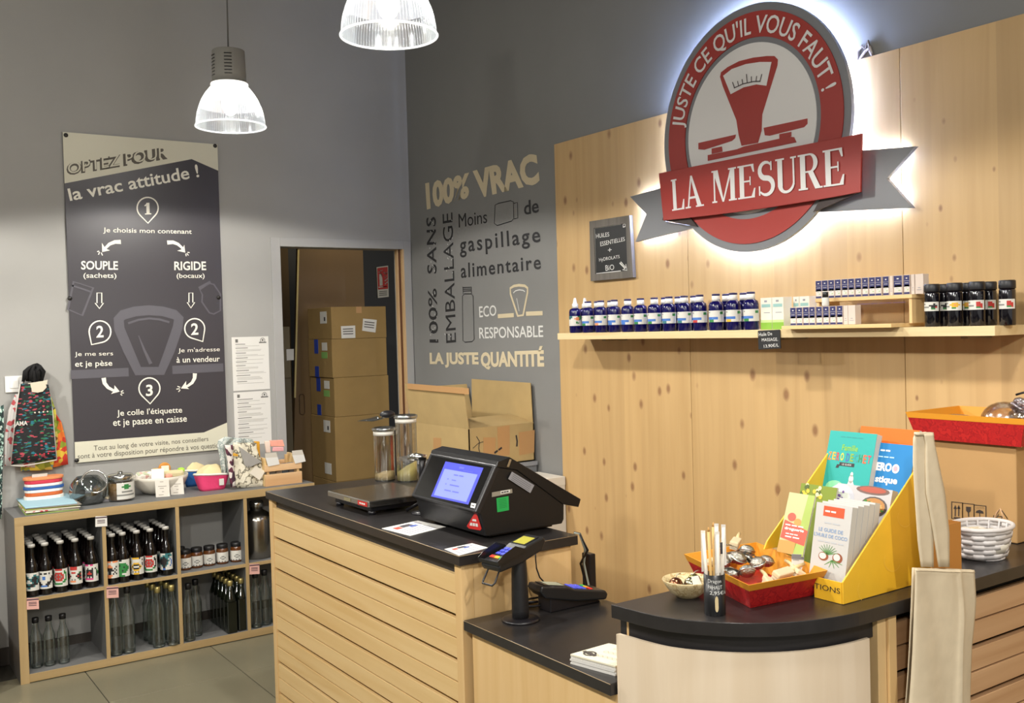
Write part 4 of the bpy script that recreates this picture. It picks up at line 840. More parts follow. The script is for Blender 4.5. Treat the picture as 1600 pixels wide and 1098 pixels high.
hk = thing('black_strap_bundle', 'bundle of black bib ties looped over the wall hook', 'strap', at(*zH(195, 150), y=-.06)); r = random.Random(8)
for k in range(16):
    x0 = 150+k*6; pts = [at(*zH(*p), y=-.062-.012*math.sin(k)) for p in ((135+k*6+r.uniform(-4, 4), 170+r.uniform(-20, 0)), (140+k*5, 110), (165+k*4, 72+abs(k-8)*2.2), (180+k*3.2, 66+abs(k-8)*2), (185+k*4.5, 110), (195+k*2+r.uniform(-8, 8), 225-abs(k-8)*4))]
    B().tube(pts, .008, 5).done('tie', mat('#0e0d0e', .85), hk, world=True)
ed = bib([(-30, 945, 8, 955), (-30, 700, 12, 700), (-30, 480, 20, 470), (-30, 330, 20, 300)], -.12, pattern(['#2a3a38', '#a8c4b8', '#1c2a2a', '#2f4a44', '#c8d0c8'], 90, key=8), 'dark speckled garment cut by the left picture edge', name='speckled_garment', g='garments at the left edge')
pc = thing('pine_cabinet', 'pine cabinet side at the left picture edge beside the cube shelf', 'cabinet', (-2.60, -.3, 0))
q = at(9, 1018, z=.0); B().box(-2.95, -2.405, -.44, -.03, .03, .40).done('carcass', wood('#c99a4e', '#b98a40', 'z', .8, .45, key=12), pc, world=True, bevel=.002)
B().box(-2.93, -2.42, -.42, -.05, 0, .03).done('plinth', DARK, pc, world=True)
# ------------------------------------------------------------ cartons in the storage room
def carton(x0, x1, y0, y1, z0, z1, lab, name='carton', m=KRAFT, group=None, tape=True):
    t = thing(name, lab, 'box', ((x0+x1)/2, (y0+y1)/2, z0), group=group); B().box(x0, x1, y0, y1, z0, z1).done('card_walls', m, t, world=True, bevel=.003)
    if tape: B().box(x0+(x1-x0)*.45, x0+(x1-x0)*.55, y0-.0008, y1+.0008, z1-.04, z1+.0008).done('packing_tape', TAPE, t, world=True)
    return t
SK = [(0, .25), (.25, .638), (.638, 1.046), (1.046, 1.292), (1.292, 1.534), (1.534, 1.735)]
SK = [(0, .23), (.23, .64), (.64, 1.046), (1.046, 1.292), (1.292, 1.534), (1.534, 1.735)]
names = ['bottom', 'second from the bottom', 'third from the bottom', 'fourth from the bottom', 'second from the top', 'topmost']
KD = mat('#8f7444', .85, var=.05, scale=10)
for k, (z0, z1) in enumerate(SK):
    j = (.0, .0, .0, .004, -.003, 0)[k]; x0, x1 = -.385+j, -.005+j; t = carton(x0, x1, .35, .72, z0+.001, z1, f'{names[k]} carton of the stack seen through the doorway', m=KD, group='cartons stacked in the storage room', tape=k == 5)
    def stick(nm, y0, y1, a0, a1, m): B().box(x0-.0016, x0-.0002, y0, y1, a0, a1).done(nm, m, t, world=True)
    if k in (3, 4): stick('blue_tape', .56, .62, z0+.001, z0+.07, mat('#1f3d9c', .5)); stick('blue_tape', .56, .62, z1-.09, z1, mat('#1f3d9c', .5)); stick('white_label', .42, .50, z1-.07, z1-.02, LABELW); stick('green_label', .42, .51, z1-.12, z1-.08, mat('#7aa65a', .6))
    if k in (5, 2): stick('white_label', .42, .52, z1-.10, z1-.025, LABELW); b = B(); b.box(x0-.002, x0-.0012, .44, .46, z1-.085, z1-.06); b.done('label_print', DARK, t, world=True)
    if k == 2: stick('white_label', .42, .52, z0+.04, z0+.11, LABELW)
    if k == 5:
        zk = Zm(430, 370, 2.745)
        for q4 in (((282, 383), (343, 380), (344, 433), (285, 435)), ((377, 350), (436, 356), (430, 410), (373, 402))):
            b = B(); b.slab([at(*zk(*p), y=.3488) for p in q4], (0, .001, 0)); b.done('shipping_label', LABELW, t, world=True); b = B(); c0_ = [at(*zk(*p), y=.3478) for p in q4]
            for i in range(3): f = .25+.2*i; b.stroke([c0_[0].lerp(c0_[3], f).lerp(c0_[1].lerp(c0_[2], f), .12), c0_[0].lerp(c0_[3], f).lerp(c0_[1].lerp(c0_[2], f), .85)], .006, (0, -1, 0))
            b.done('label_print', mat('#55504c', .8), t, world=True)
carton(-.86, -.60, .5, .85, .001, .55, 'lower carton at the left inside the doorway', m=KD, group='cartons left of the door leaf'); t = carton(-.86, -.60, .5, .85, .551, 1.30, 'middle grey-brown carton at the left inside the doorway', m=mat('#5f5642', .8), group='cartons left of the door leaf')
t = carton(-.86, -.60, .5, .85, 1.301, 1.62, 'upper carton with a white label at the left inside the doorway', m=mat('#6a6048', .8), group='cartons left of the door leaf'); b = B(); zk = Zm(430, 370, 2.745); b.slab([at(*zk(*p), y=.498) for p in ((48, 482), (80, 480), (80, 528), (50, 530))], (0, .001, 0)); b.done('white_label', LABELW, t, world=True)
# ------------------------------------------------------------ big open carton by the right wall
struct(B(), 'dummy', GREY) if False else None
cab = thing('storage_cabinet', 'low grey storage cabinet behind the counter, under the open carton', 'cabinet', (-.22, -.9, 0))
B().box(-.43, -.015, -1.29, -.62, 0, .875).done('carcass', mat('#6d6f72', .6), cab, world=True, bevel=.002); B().box(-.45, -.015, -1.30, -.60, .875, .895).done('top', mat('#85868a', .6), cab, world=True, bevel=.002)
ob = thing('open_carton', 'big open cardboard carton with raised flaps behind the counter', 'box', (-.22, -1, .896)); OB = [-.41, -.02, -1.28, -.70, .897, 1.087]
x0, x1, y0, y1, z0, z1 = OB; w = .005
B().box(x0, x1, y0, y1, z0, z0+w).done('bottom', KRAFT, ob, world=True); B().box(x0, x0+w, y0, y1, z0, z1).done('side_wall', KRAFT, ob, world=True); B().box(x1-w, x1, y0, y1, z0, z1).done('side_wall', KRAFT, ob, world=True)
B().box(x0, x1, y0, y0+w, z0, z1).done('side_wall', KRAFT, ob, world=True); B().box(x0, x1, y1-w, y1, z0, z1).done('side_wall', KRAFT, ob, world=True)
zK = Zm(500, 580, 3.661)
def flap(pts, th=(.004, 0, 0), m=KRAFT): return B().slab(pts, th).done('flap', m, ob, world=True)
flap([V((x0, y0, z1)), V((x0, y1, z1)), V((x0-.03, y1+.01, z1+.205)), V((x0-.03, y0-.01, z1+.205))]); flap([V((x1-.004, y0, z1)), V((x1-.004, y1, z1)), V((x1-.0, y1, z1+.21)), V((x1-.0, y0+.015, z1+.205))], (-.004, 0, 0))
flap([V((x0, y1, z1)), V((x1, y1, z1)), V((x1, y1+.06, z1+.18)), V((x0, y1+.06, z1+.18))], (0, .004, 0)); flap([V((x0, y0, z1)), V((x1, y0, z1)), V((x1-.02, y0+.19, z1+.035)), V((x0+.03, y0+.19, z1+.03))], (0, 0, .004))
for (a, bq, c_, d_) in (((-.41-.033), -1.27, -1.20, 0),): pass
for q4 in (((648, 378), (692, 382), (692, 488), (648, 485)),): b = B(); b.slab([at(*zK(*p), x=x0-.001) for p in q4], (.0008, 0, 0)); b.done('packing_tape', TAPE, ob, world=True)
for q4 in (((935, 378), (1005, 378), (1003, 480), (935, 478)), ((1015, 320), (1085, 308), (1085, 480), (1018, 485)), ((1138, 350), (1228, 335), (1225, 465), (1140, 480))):
    b = B(); b.slab([at(*zK(*p), y=y0-.001) for p in q4], (0, .0008, 0)); b.done('packing_tape', TAPE, ob, world=True)
b = B(); b.stroke([at(*zK(*p), x=x0-.0335) for p in ((500, 85), (852, 115))], .03, N1); b.done('packing_tape', TAPE, ob, world=True)
b = B(); b.stroke([at(*zK(*p), y=y0-.0015) for p in ((895, 372), (912, 400), (908, 440), (914, 465))], .004, NB); b.stroke([at(*zK(*p), y=y0-.0015) for p in ((875, 440), (905, 412), (935, 402))], .003, NB); b.stroke([at(*zK(*p), y=y0-.0015) for p in ((1122, 365), (1128, 400), (1126, 430))], .008, NB); b.done('pen_mark', DARK, ob, world=True)
b = B(); put_text(b, '#2', *[at(*zK(*p), y=y0-.0018) for p in ((1000, 475), (1048, 440), (1042, 425), (995, 458))]); b.done('printed_word', DARK, ob, world=True)
r = random.Random(2); ct = thing('glossy_sachets', 'heap of glossy black and silver sachets inside the big open carton', 'packet', (-.2, -1, .905))
for k in range(26):
    M = Matrix.Translation((r.uniform(x0+.07, x1-.07), r.uniform(y0+.12, y1-.1), 1.02+r.uniform(0, .05))) @ Matrix.Rotation(r.uniform(0, 3), 4, 'Z') @ Matrix.Rotation(r.uniform(-.6, .6), 4, 'X')
    b = B(); b.M = M; b.box(-.035, .035, -.025, .025, -.003, .003); b.done('sachet', mat(r.choice(('#1c1a1a', '#3a2a2a', '#b8b4b0', '#8a8684')), .25), ct, world=True)
b = B(); b.box(x0+.02, x1-.02, y0+.02, y1-.02, z0+.006, 1.015); b.done('sachet_heap', mat('#2a2624', .5), ct, world=True)
wc = thing('white_carton', 'white carton by the right wall, just left of the wood cladding', 'box', (-.2, -1.42, 0)); B().box(-.40, -.018, -1.53, -1.31, 0, .84).done('card_walls', mat('#c9c4ba', .8), wc, world=True, bevel=.003); B().box(-.40, -.018, -1.532, -1.308, .80, .842).done('lid', mat('#d2cdc3', .8), wc, world=True, bevel=.002)
# ------------------------------------------------------------ wall shelf and what stands on it
SHX, SHZ = -.20, 1.545
ws = thing('wall_shelf', 'long pale pine shelf plank fixed across the wood cladding', 'shelf', (-.1, -2.8, 1.52)); B().box(SHX, PX-.0005, -3.83, -1.741, 1.516, SHZ).done('plank', PLANK, ws, world=True, bevel=.001)
for yy in (-2.0, -3.0, -3.7): B().box(SHX+.06, PX-.001, yy-.012, yy+.012, 1.507, 1.516).done('bracket', mat('#8d7f62', .6), ws, world=True)
BLUE = mat('#0b0848', .12, spec=.5); zL = Zm(870, 320, 4.324); FRX = SHX+.034
def oil(kind, x, y, lab, cols_=None):
    t = thing('blue_bottle', lab, 'bottle', (x, y, SHZ), rz=-math.pi/2+.35, group='blue glass bottles on the wall shelf')
    B().lathe([(.026, 0), (.028, .003), (.028, .095), (.025, .106), (.014, .112), (.012, .114)], n=20).done('glass_body', BLUE, t)
    if kind == 'spray': B().lathe([(.014, .112), (.014, .130), (.010, .134), (.007, .150), (.005, .158)], n=14).done('spray_cap', WHITE, t)
    else: B().lathe([(.0155, .112), (.0155, .132)], n=16).done('white_collar', WHITE, t); B().lathe([(.0155, .1322), (.0155, .139), (.013, .140)], n=16).done('flip_cap', mat('#1c1650', .3), t)
    a = ["..........", ".s.....gg.", ".......gg.", "..........", "..........", "bbbbbb....", "bbbbbb....", ".ccc......", ".ccc......"]
    a = [r_.replace('c', cols_) for r_ in a]
    if kind == 'spray': a = ["tttt...ggg", "ttkt..oogg", ".tt..ooogg", "......oog.", "..........", "......g...", "......gg..", "..........", ".........."]
    b = B(); art(b, a, patch(.0284, .032, .076, 82, .35), PAL); b.done('paper_label', INKS, t); return t
P = {}
fx = [128, 215, 302, 393, 483, 570, 663, 762, 866, 970, 1080, 1197, 1316]; cl_ = 'ogobbggttrgyg'
od = ['leftmost', 'second', 'third', 'fourth', 'fifth', 'sixth', 'seventh', 'eighth', 'ninth', 'tenth', 'eleventh', 'twelfth', 'last']
for i, u in enumerate(fx):
    y = at(*zL(u, 860), x=FRX).y; kind = 'spray' if i == 0 else 'flip'; key = (kind, cl_[i]); lab = f'{od[i]} blue bottle of the front row' + (', with white spray cap' if i == 0 else ', counting from the left')
    if key not in P: P[key] = oil(kind, FRX, y, lab, cl_[i])
    else: dup(P[key], (FRX, y, SHZ), -math.pi/2+.35, lab)
for i, (u, kind) in enumerate(((190, 'spray'), (275, 'flip'), (365, 'flip'), (730, 'flip'), (822, 'flip'), (928, 'flip'), (1145, 'flip'), (1265, 'flip'))):
    y = at(*zL(u, 700), x=FRX+.062).y; dup(P[(kind, 'o' if kind == 'spray' else 'g')], (FRX+.062, y, SHZ), -math.pi/2+.35, f"back-row {'white spray' if kind=='spray' else 'blue'} bottle behind the {['second', 'third', 'fourth', 'eighth', 'ninth', 'tenth', 'twelfth', 'last'][i]} front bottle")
# ---- white and green cartons, small blue boxes, riser
zM = Zm(1200, 420, 6.154)
def sbox(x, y0, y1, z0, h, d, label, group, fmt, name='remedy_box', cat='box'):
    t = thing(name, label, cat, (x, (y0+y1)/2, z0), group=group); b = B(); b.box(x, x+d, y0, y1, z0, z0+h); b.done('carton', mat('#cfc0b4' if fmt != 'green' else '#dcd9cc', .5), t, world=True, bevel=.0006)
    W_ = y1-y0; X = x-.0006; b = B()
    def rc(a, c_, e, f, mi): b.mi = mi; b.face([(X, y1-a*W_, z0+e*h), (X, y1-c_*W_, z0+e*h), (X, y1-c_*W_, z0+f*h), (X, y1-a*W_, z0+f*h)])
    if fmt == 'blue': rc(.04, .96, .40, 1.0-.02, 0); rc(.04, .96, .02, .12, 0); rc(.15, .9, .14, .5, 1); X -= .0003; rc(.38, .62, .80, .86, 1); rc(.05, .95, .69, .70, 1); rc(.2, .8, .58, .60, 1); rc(.3, .6, .34, .36, 2); rc(.55, .8, .22, .25, 3)
    if fmt == 'green': rc(.0, 1, .0, .22, 3); rc(.0, 1, .22, .30, 4); rc(.1, .9, .70, .80, 5); rc(.35, .6, .86, .92, 2); rc(.3, .85, .52, .54, 2)
    if fmt == 'side': rc(.2, .8, .2, .22, 2); rc(.35, .65, .3, .33, 2)
    b.done('print', [mat('#26285e', .5), LABELW, mat('#8d8f98', .7), mat('#7fae3a', .6), mat('#b9cf8c', .6), mat('#8fb8b4', .6)], t, world=True); return t
yb = [at(*zM(a, 560), x=-.135).y for a in (0, 68, 185, 280, 375)]
ya0 = at(*Zm(1180, 420, 3.81)(50, 340), x=-.14).y
ybn = [ya0, at(*zM(68, 560), x=-.14).y, at(*zM(182, 560), x=-.14).y, at(*zM(278, 560), x=-.12).y, at(*zM(378, 560), x=-.12).y]
for k in range(4):
    x_ = -.155 if k < 2 else -.105
    sbox(x_, ybn[k+1]+.001, ybn[k]-.001, SHZ, .115, .045, f"{['leftmost', 'second', 'third', 'rightmost'][k]} of the tall white and green cartons beside the blue bottles", 'white and green cartons on the shelf', 'green', 'oil_carton')
# riser: base board, leg and upper board
RBX = -.245
rz0 = SHZ+.0005; ry0 = at(*zM(130, 560), x=RBX).y; ry1 = at(*zM(1185, 535), x=RBX).y
rs = thing('display_riser', 'two-level pine riser for small boxes on the wall shelf, writing on its edge', 'stand', (-.15, (ry0+ry1)/2, SHZ)); B().box(RBX, -.05, ry1, ry0, rz0, rz0+.012).done('base_board', PINE, rs, world=True, bevel=.001)
UZ = rz0+.012+.078; uy1 = at(*zM(1385, 320), x=-.17).y; uy0 = at(*zM(455, 345), x=-.17).y
B().box(-.17, -.05, uy1, uy0, UZ, UZ+.012).done('upper_board', PINE, rs, world=True, bevel=.001); 
for yy in (uy0-.012, uy1+.004): B().box(-.165, -.055, yy, yy+.010, rz0+.012, UZ).done('leg', PINEV, rs, world=True)
b = B(); put_text(b, 'Contenance jamais mal à huiles essentielles', *[at(*zM(*p), x=-.1705) for p in ((860, 348), (1325, 326), (1323, 312), (860, 332))]); b.done('handwriting', mat('#5a4a90', .6), rs, world=True)
zb = rz0+.0125
e1 = [215, 276, 340, 398, 466, 532, 598, 664]; w1 = 56; nm = ['first', 'second', 'third', 'fourth', 'fifth', 'sixth', 'seventh', 'eighth', 'ninth', 'tenth', 'eleventh', 'twelfth', 'thirteenth']
for k, a in enumerate(e1):
    y1_ = at(*zM(a, 520), x=-.225).y; y0_ = at(*zM(a+w1, 520), x=-.225).y; sbox(-.225, y0_, y1_, zb, .062, .03, f'{nm[k]} blue-fronted box from the left on the lower riser board', 'small blue boxes, lower row', 'blue')
for k, (a, c_) in enumerate(((728, 768), (772, 840))):
    y1_ = at(*zM(a, 520), x=-.225).y; y0_ = at(*zM(c_, 520), x=-.225).y; sbox(-.225, y0_, y1_, zb, .062, .03, f"{['narrow', 'broad'][k]} plain-sided box at the right end of the lower riser row", 'small blue boxes, lower row', 'side')
e2 = [460, 520, 582, 645, 712, 775, 842, 908, 975, 1035, 1108, 1210, 1308]; zu = UZ+.0125
for k, a in enumerate(e2):
    y1_ = at(*zM(a, 300), x=-.150).y; y0_ = at(*zM(a+(58 if k != 11 else 84), 300), x=-.150).y; sbox(-.150, y0_, y1_, zu, .062, .03, f'{nm[k]} blue-fronted box from the left on the upper riser board', 'small blue boxes, upper row', 'blue')
for k, (a, c_) in enumerate(((1172, 1202), (1378, 1410), (1418, 1495))):
    y1_ = at(*zM(a, 300), x=-.150).y; y0_ = at(*zM(c_, 300), x=-.150).y; sbox(-.150, y0_, y1_, zu, .062, .03, f"{['narrow plain-sided box between the blue ones', 'slim plain-sided box', 'broad plain-sided box at the right end'][k]} of the upper riser row", 'small blue boxes, upper row', 'side')
vb = thing('small_dropper_bottle', 'little black-capped bottle before the upper row of blue boxes', 'bottle', (-.185, at(*zM(590, 310), x=-.185).y, UZ-.012))
vb.location.x = -.205; vb.location.z = zb+.063; ROOTM[vb.name] = Matrix.Translation(vb.location); B().lathe([(.011, 0), (.012, .002), (.012, .026), (.007, .031)], n=16).done('bottle_body', LABELW, vb); B().lathe([(.0095, .028), (.0095, .046), (.008, .047)], n=16).done('black_cap', BK, vb)
# ---- black jars at the right
zN = Zm(1180, 420, 3.81)
def bj(a, c_, x, lab, flower, first=None):
    y = at(*zN(a, c_), x=x).y
    t = thing('black_tube_jar', lab, 'jar', (x, y, SHZ), rz=-math.pi/2, group='tall black jars at the right of the shelf')
    B().lathe([(.021, 0), (.0225, .003), (.0225, .100), (.0205, .107)], n=24).done('glass_body', mat('#0b0910', .08, spec=.8), t); B().lathe([(.0225, .107), (.0232, .109), (.0232, .128), (.021, .131)], n=24).done('lid', mat('#15151a', .45), t)
    F = {'r': ["..........", ".ss...rr..", "......rrr.", ".ssss.rrr.", "......ggr.", "..........."[:10]], 'y': ["..........", ".ss..yyy..", "....yyoyy.", ".sss.yyy..", ".....gg...", ".........."], 'k': ["..........", ".ss....k..", ".....kkkk.", ".ssss.kkr.", "......gg..", ".........."]}[flower]
    b = B(); art(b, F, patch(.0229, .048, .076, 78, .15), PAL); b.done('paper_label', INKS, t); return t
X1, X2 = -.155, -.09
bj(1055, 300, X1, 'first black jar from the left, dark almond on its label', 'k'); bj(1125, 300, X2, 'black jar at the back between the first and second front jars', 'k'); bj(1190, 300, X1, 'second front black jar, yellow flower on its label', 'y')
bj(1265, 300, X2, 'black jar at the back, behind the yellow and red flower jars', 'y'); bj(1322, 300, X1, 'third front black jar, red flower on its label', 'r'); bj(1392, 300, X2+.0, 'black jar partly behind the red flower jar on its right', 'r'); bj(1503, 300, X1+.02, 'lone black jar at the right end, red flower label', 'r')
# price plate
pt = thing('price_plate', 'small black chalk price plate hung from the shelf edge', 'sign', at(*zE(1430, 978), x=SHX-.006)); b = B(); b.slab([at(*zE(*p), x=SHX-.006) for p in ((1357, 850), (1505, 842), (1512, 970), (1362, 978))], (.004, 0, 0)); b.done('plate', mat('#1b1c1d', .45), pt, world=True, bevel=.001)
for s_, q4 in (('Huile De', ((1366, 888), (1455, 880), (1453, 858), (1364, 864))), ('MASSAGE.', ((1386, 922), (1494, 918), (1492, 896), (1384, 902))), ('13,90€/L', ((1400, 968), (1500, 960), (1498, 934), (1398, 944)))): etxt(s_, *q4, pt, x=SHX-.0066)
# ------------------------------------------------------------ main counter
CX0, CY0, CY1, CZT = -1.545, -1.556, -3.052, .95
mc = thing('checkout_counter', 'pine slatted checkout counter with black top, carrying scale and till', 'counter', (-1.3, -2.3, 0))
b = B(); b.slab([(CX0, CY0, CZT-.029), (CX0, CY1, CZT-.029), (-1.128, CY1, CZT-.029), (-1.128, -2.42, CZT-.029), (-.82, -2.30, CZT-.029), (-.82, CY0, CZT-.029)], (0, 0, .029)); b.done('countertop', COUNTER, mc, world=True, bevel=.0012)
b = B(); b.tube([(CX0-.0002, CY0, CZT-.001), (CX0-.0002, CY1-.0002, CZT-.001), (-1.128, CY1-.0002, CZT-.001)], .0009, 4); b.done('worn_edge', mat('#a08a68', .6), mc, world=True)
B().box(CX0+.03, -1.15, CY1+.02, CY0-.02, .885, CZT-.029).done('plinth_band', PLINTH, mc, world=True)
FX = CX0+.012
B().box(FX, FX+.04, CY1+.012, CY1+.048, 0, CZT-.029).done('corner_post', PINEV, mc, world=True, bevel=.001); B().box(FX, FX+.04, CY0-.038, CY0-.004, 0, CZT-.029).done('corner_post', PINEV, mc, world=True, bevel=.001)
B().box(FX+.03, FX+.034, CY1+.049, CY0-.039, .02, .884).done('dark_backing', mat('#15120f', .8), mc, world=True)
z = .886; sl = None; k = 0
while z > .03:
    h = .0545
    if sl is None: sl = B(); L = (CY0-.0385)-(CY1+.0485); sl.box(0, .02, -L/2, L/2, -h, 0); sl = sl.done('slat', PINE, mc, bevel=.0012); o = sl
    else: o = sl.copy(); COL.objects.link(o); o.parent = mc
    o.location = V((FX+.003, (CY0-.0385+CY1+.0485)/2, z))-V((-1.3, -2.3, 0)); z -= h+(.0035 if k % 2 == 0 else .0125); k += 1
B().box(FX+.041, -1.145, CY1+.014, CY1+.032, 0, CZT-.029).done('end_panel', PINEV, mc, world=True, bevel=.001)
B().box(-1.165, -1.145, CY1+.034, CY0-.004, 0, CZT-.029).done('rear_panel', PINEV, mc, world=True, bevel=.001)
B().box(FX+.042, -1.166, CY0-.022, CY0-.004, 0, CZT-.029).done('end_panel', PINEV, mc, world=True, bevel=.001)
B().box(-1.14, -.84, -2.28, CY0-.012, .88, CZT-.0295).done('side_support', PLINTH, mc, world=True); B().box(-.86, -.84, -2.28, CY0-.012, 0, .88).done('side_support', PINEV, mc, world=True)
# ------------------------------------------------------------ low payment counter
lc = thing('low_counter', 'low pine counter with black top between the two taller counters', 'counter', (-1.3, -3.37, 0))
LY0, LY1, LX0, LX1 = CY1-.0015, -3.686, -1.538, -1.105
B().box(LX0, LX1, LY1, LY0, .742, .77).done('countertop', COUNTER, lc, world=True, bevel=.0012); b = B(); b.tube([(LX0-.0002, LY0, .769), (LX0-.0002, LY1, .769)], .0009, 4); b.done('worn_edge', mat('#a08a68', .6), lc, world=True)
B().box(LX0+.02, LX0+.04, LY1, LY0-.012, 0, .742).done('front_panel', PINEV, lc, world=True, bevel=.001); B().box(LX1-.05, LX1-.03, LY1, LY0-.012, 0, .742).done('rear_panel', PINEV, lc, world=True)
# ------------------------------------------------------------ curved counter at the right
rc = thing('curved_counter', 'tall counter with rounded birch end panel and black top at the right', 'counter', (-.9, -3.9, 0))
arc = [(-1.532, -3.6885), (-1.517, -3.815), (-1.495, -3.868), (-1.461, -3.917), (-1.425, -3.958), (-1.385, -3.993), (-1.325, -4.032), (-1.255, -4.058), (-1.2, -4.069), (-1.144, -4.075), (-.985, -4.076)]
def smooth(P, it=2):
    for _ in range(it):
        Q = [P[0]]
        for p, q in zip(P, P[1:]): Q += [(p[0]*.75+q[0]*.25, p[1]*.75+q[1]*.25), (p[0]*.25+q[0]*.75, p[1]*.25+q[1]*.75)]
        P = Q+[P[-1]]
    return P
sa = smooth(arc)
b = B(); b.slab([(x, y, .92) for x, y in sa]+[(-.03, -4.076, .92), (-.03, -3.45, .92), (-.55, -3.45, .92), (-.60, -3.6885, .92)], (0, 0, .03)); b.done('countertop', COUNTER, rc, world=True, bevel=.0012)
def inset(P, d, c=(-1.15, -3.69)):
    out = []
    for i, (x, y) in enumerate(P):
        a = P[max(i-1, 0)]; e = P[min(i+1, len(P)-1)]; tx, ty = e[0]-a[0], e[1]-a[1]; l_ = math.hypot(tx, ty); out.append((x-ty/l_*d, y+tx/l_*d))
    return out
pl_ = inset(sa, .03); b = B(); b.slab([(x, max(-9, y), .874) for x, y in pl_ if x < -1.06]+[(-1.062, -4.046, .874), (-1.062, -3.70, .874), (-1.49, -3.70, .874)], (0, 0, .046)); b.done('plinth_band', PLINTH, rc, world=True)
o_, i_ = [p for p in inset(sa, .012) if p[0] < -1.085], [p for p in inset(sa, .020) if p[0] < -1.085]; o_[0] = (-1.522, -3.692); i_[0] = (-1.513, -3.692)
b = B(); n = len(o_)
b.slab([(x, y, 0) for x, y in o_]+[(x, y, 0) for x, y in i_[::-1]], (0, 0, .882)); b.done('curved_panel', BIRCH, rc, world=True)
PF = -4.058
B().box(-1.082, -1.052, PF, PF+.03, 0, .92).done('corner_post', PINEV, rc, world=True, bevel=.001); B().box(-1.05, -1.0225, PF-.006, PF+.03, 0, .92).done('corner_post', PINEV, rc, world=True, bevel=.001)
B().box(-1.021, -.03, PF+.034, PF+.04, .01, .92).done('dark_backing', mat('#15120f', .8), rc, world=True)
z = .892; sl = None; k = 0
while z > .03:
    h = .0525
    if sl is None: sl = B(); sl.box(-.4945, .4945, 0, .02, -h, 0); sl = sl.done('slat', wood('#c9a37c', '#b58d66', 'x', 0, .5, key=14), rc, bevel=.0012); o = sl
    else: o = sl.copy(); COL.objects.link(o); o.parent = rc
    o.location = V((-.526, PF+.006, z))-V((-.9, -3.9, 0)); z -= h+(.0045 if k % 2 == 0 else .0135); k += 1
B().box(-1.50, -.62, -3.71, -3.694, 0, .92).done('rear_panel', PINEV, rc, world=True)
B().box(-.53, -.05, -3.68, -3.47, 0, .92).done('side_support', PINEV, rc, world=True)
# ------------------------------------------------------------ weighing scale
z3c = Zm(500, 580, 3.661)
s_ = thing('bench_scale', 'flat stainless bench scale with a small red badge on the counter', 'scale', (-1.37, -2.15, CZT), rz=0)
q = [at(*z3c(*p), z=1.002) for p in ((43, 682), (278, 745), (600, 690), (395, 632))]; c0 = (q[0]+q[1])/2
e1 = (q[1]-q[0]).normalized(); e2 = V((-e1.y, e1.x, 0)); e2 = e2 if e2.x > 0 else -e2; Lw, Ld = (q[1]-q[0]).length, .27
cs = [q[0], q[1], q[1]+e2*Ld, q[0]+e2*Ld]
b = B(); b.slab([p-V((0, 0, .022)) for p in cs], (0, 0, .022)); b.done('steel_platform', mat('#b5b1aa', .22, 1), s_, world=True, bevel=.003)
ins = [c+(((cs[0]+cs[2])/2)-c)*.14 for c in cs]; b = B(); b.slab([p-V((0, 0, .040)) for p in ins], (0, 0, .018)); b.done('black_base', BLACK, s_, world=True, bevel=.002)
for c in ins: c2 = c+(((cs[0]+cs[2])/2)-c)*.1; B().lathe([(.014, 0), (.014, .0125)], (c2.x, c2.y, CZT), 14).done('rubber_foot', BLACK, s_, world=True)
nf = -e2
def on(f0, f1, h0, h1): return [q[0].lerp(q[1], f)-V((0, 0, h))+nf*.0008 for f, h in ((f0, h0), (f1, h0), (f1, h1), (f0, h1))]
b = B(); b.face(on(.75, .97, .020, .004)); b.done('red_badge', mat('#c8302a', .4), s_, world=True); b = B(); put_text(b, '#3', *[p+nf*.0004 for p in on(.79, .93, .016, .008)]); b.done('badge_lettering', WHITE, s_, world=True)
b = B(); b.face(on(.42, .58, .018, .006)); b.done('rating_plate', mat('#8a8060', .5), s_, world=True)
# ------------------------------------------------------------ canisters with powder
def canister(u, v, h, r, fill, lab, col, slope):
    p = at(u, v, z=CZT); t = thing('tall_canister', lab, 'canister', (p.x+.01, p.y+.02, CZT), group='tall clear canisters')
    B().lathe([(r*.97, .001), (r, .004), (r, h)], n=32, cap=False).done('clear_wall', glassy('#e6e2da', .80, .08, key=9), t); B().lathe([(r*.98, .0005), (r*.98, .004)], n=32).done('clear_base', glassy('#dddddd', .7, .1), t)
    B().lathe([(r+.001, h-.006), (r+.006, h-.004), (r+.006, h+.006), (r-.002, h+.009), (r-.006, h+.004), (.002, h+.004)], n=32).done('lid', glassy('#c9ccd0', .55, .12, key=3), t)
    B().lathe([(r-.002, h-.024), (r+.0008, h-.024), (r+.0008, h-.008), (r-.002, h-.008)], n=32, cap=False).done('seal_ring', mat('#d4cfc4', .6), t)
    b = B(); n = 28; rr = r-.0025; bot = [(rr*math.cos(6.2832*i/n), rr*math.sin(6.2832*i/n)) for i in range(n)]
    vt = [b._v((x, y, fill+slope*(x*.83-y*.56)/r+.004*math.sin(5*x/r))) for x, y in bot]; vb = [b._v((x, y, .005)) for x, y in bot]; c = b._v((0, 0, fill+.006))
    for i in range(n): j = (i+1) % n; b.bm.faces.new((vb[i], vb[j], vt[j], vt[i])).smooth = True; b.bm.faces.new((vt[i], vt[j], c)).smooth = True
    b.bm.faces.new(vb[::-1]); b.done('powder', mat(col, .9, bump=.1, scale=60), t); return t
canister(602, 751, .215, .044, .032, 'shorter clear canister with a shallow layer of cream powder and a scoop on top', '#d9c79a', .010)
c2 = canister(637, 752, .268, .044, .058, 'taller clear canister with pale yellow powder, touching the shorter one', '#e0d795', .026)
bpy.data.objects.remove(bpy.data.objects['tall_canister'].children[0]) if False else None
r0 = bpy.data.objects['tall_canister'].location
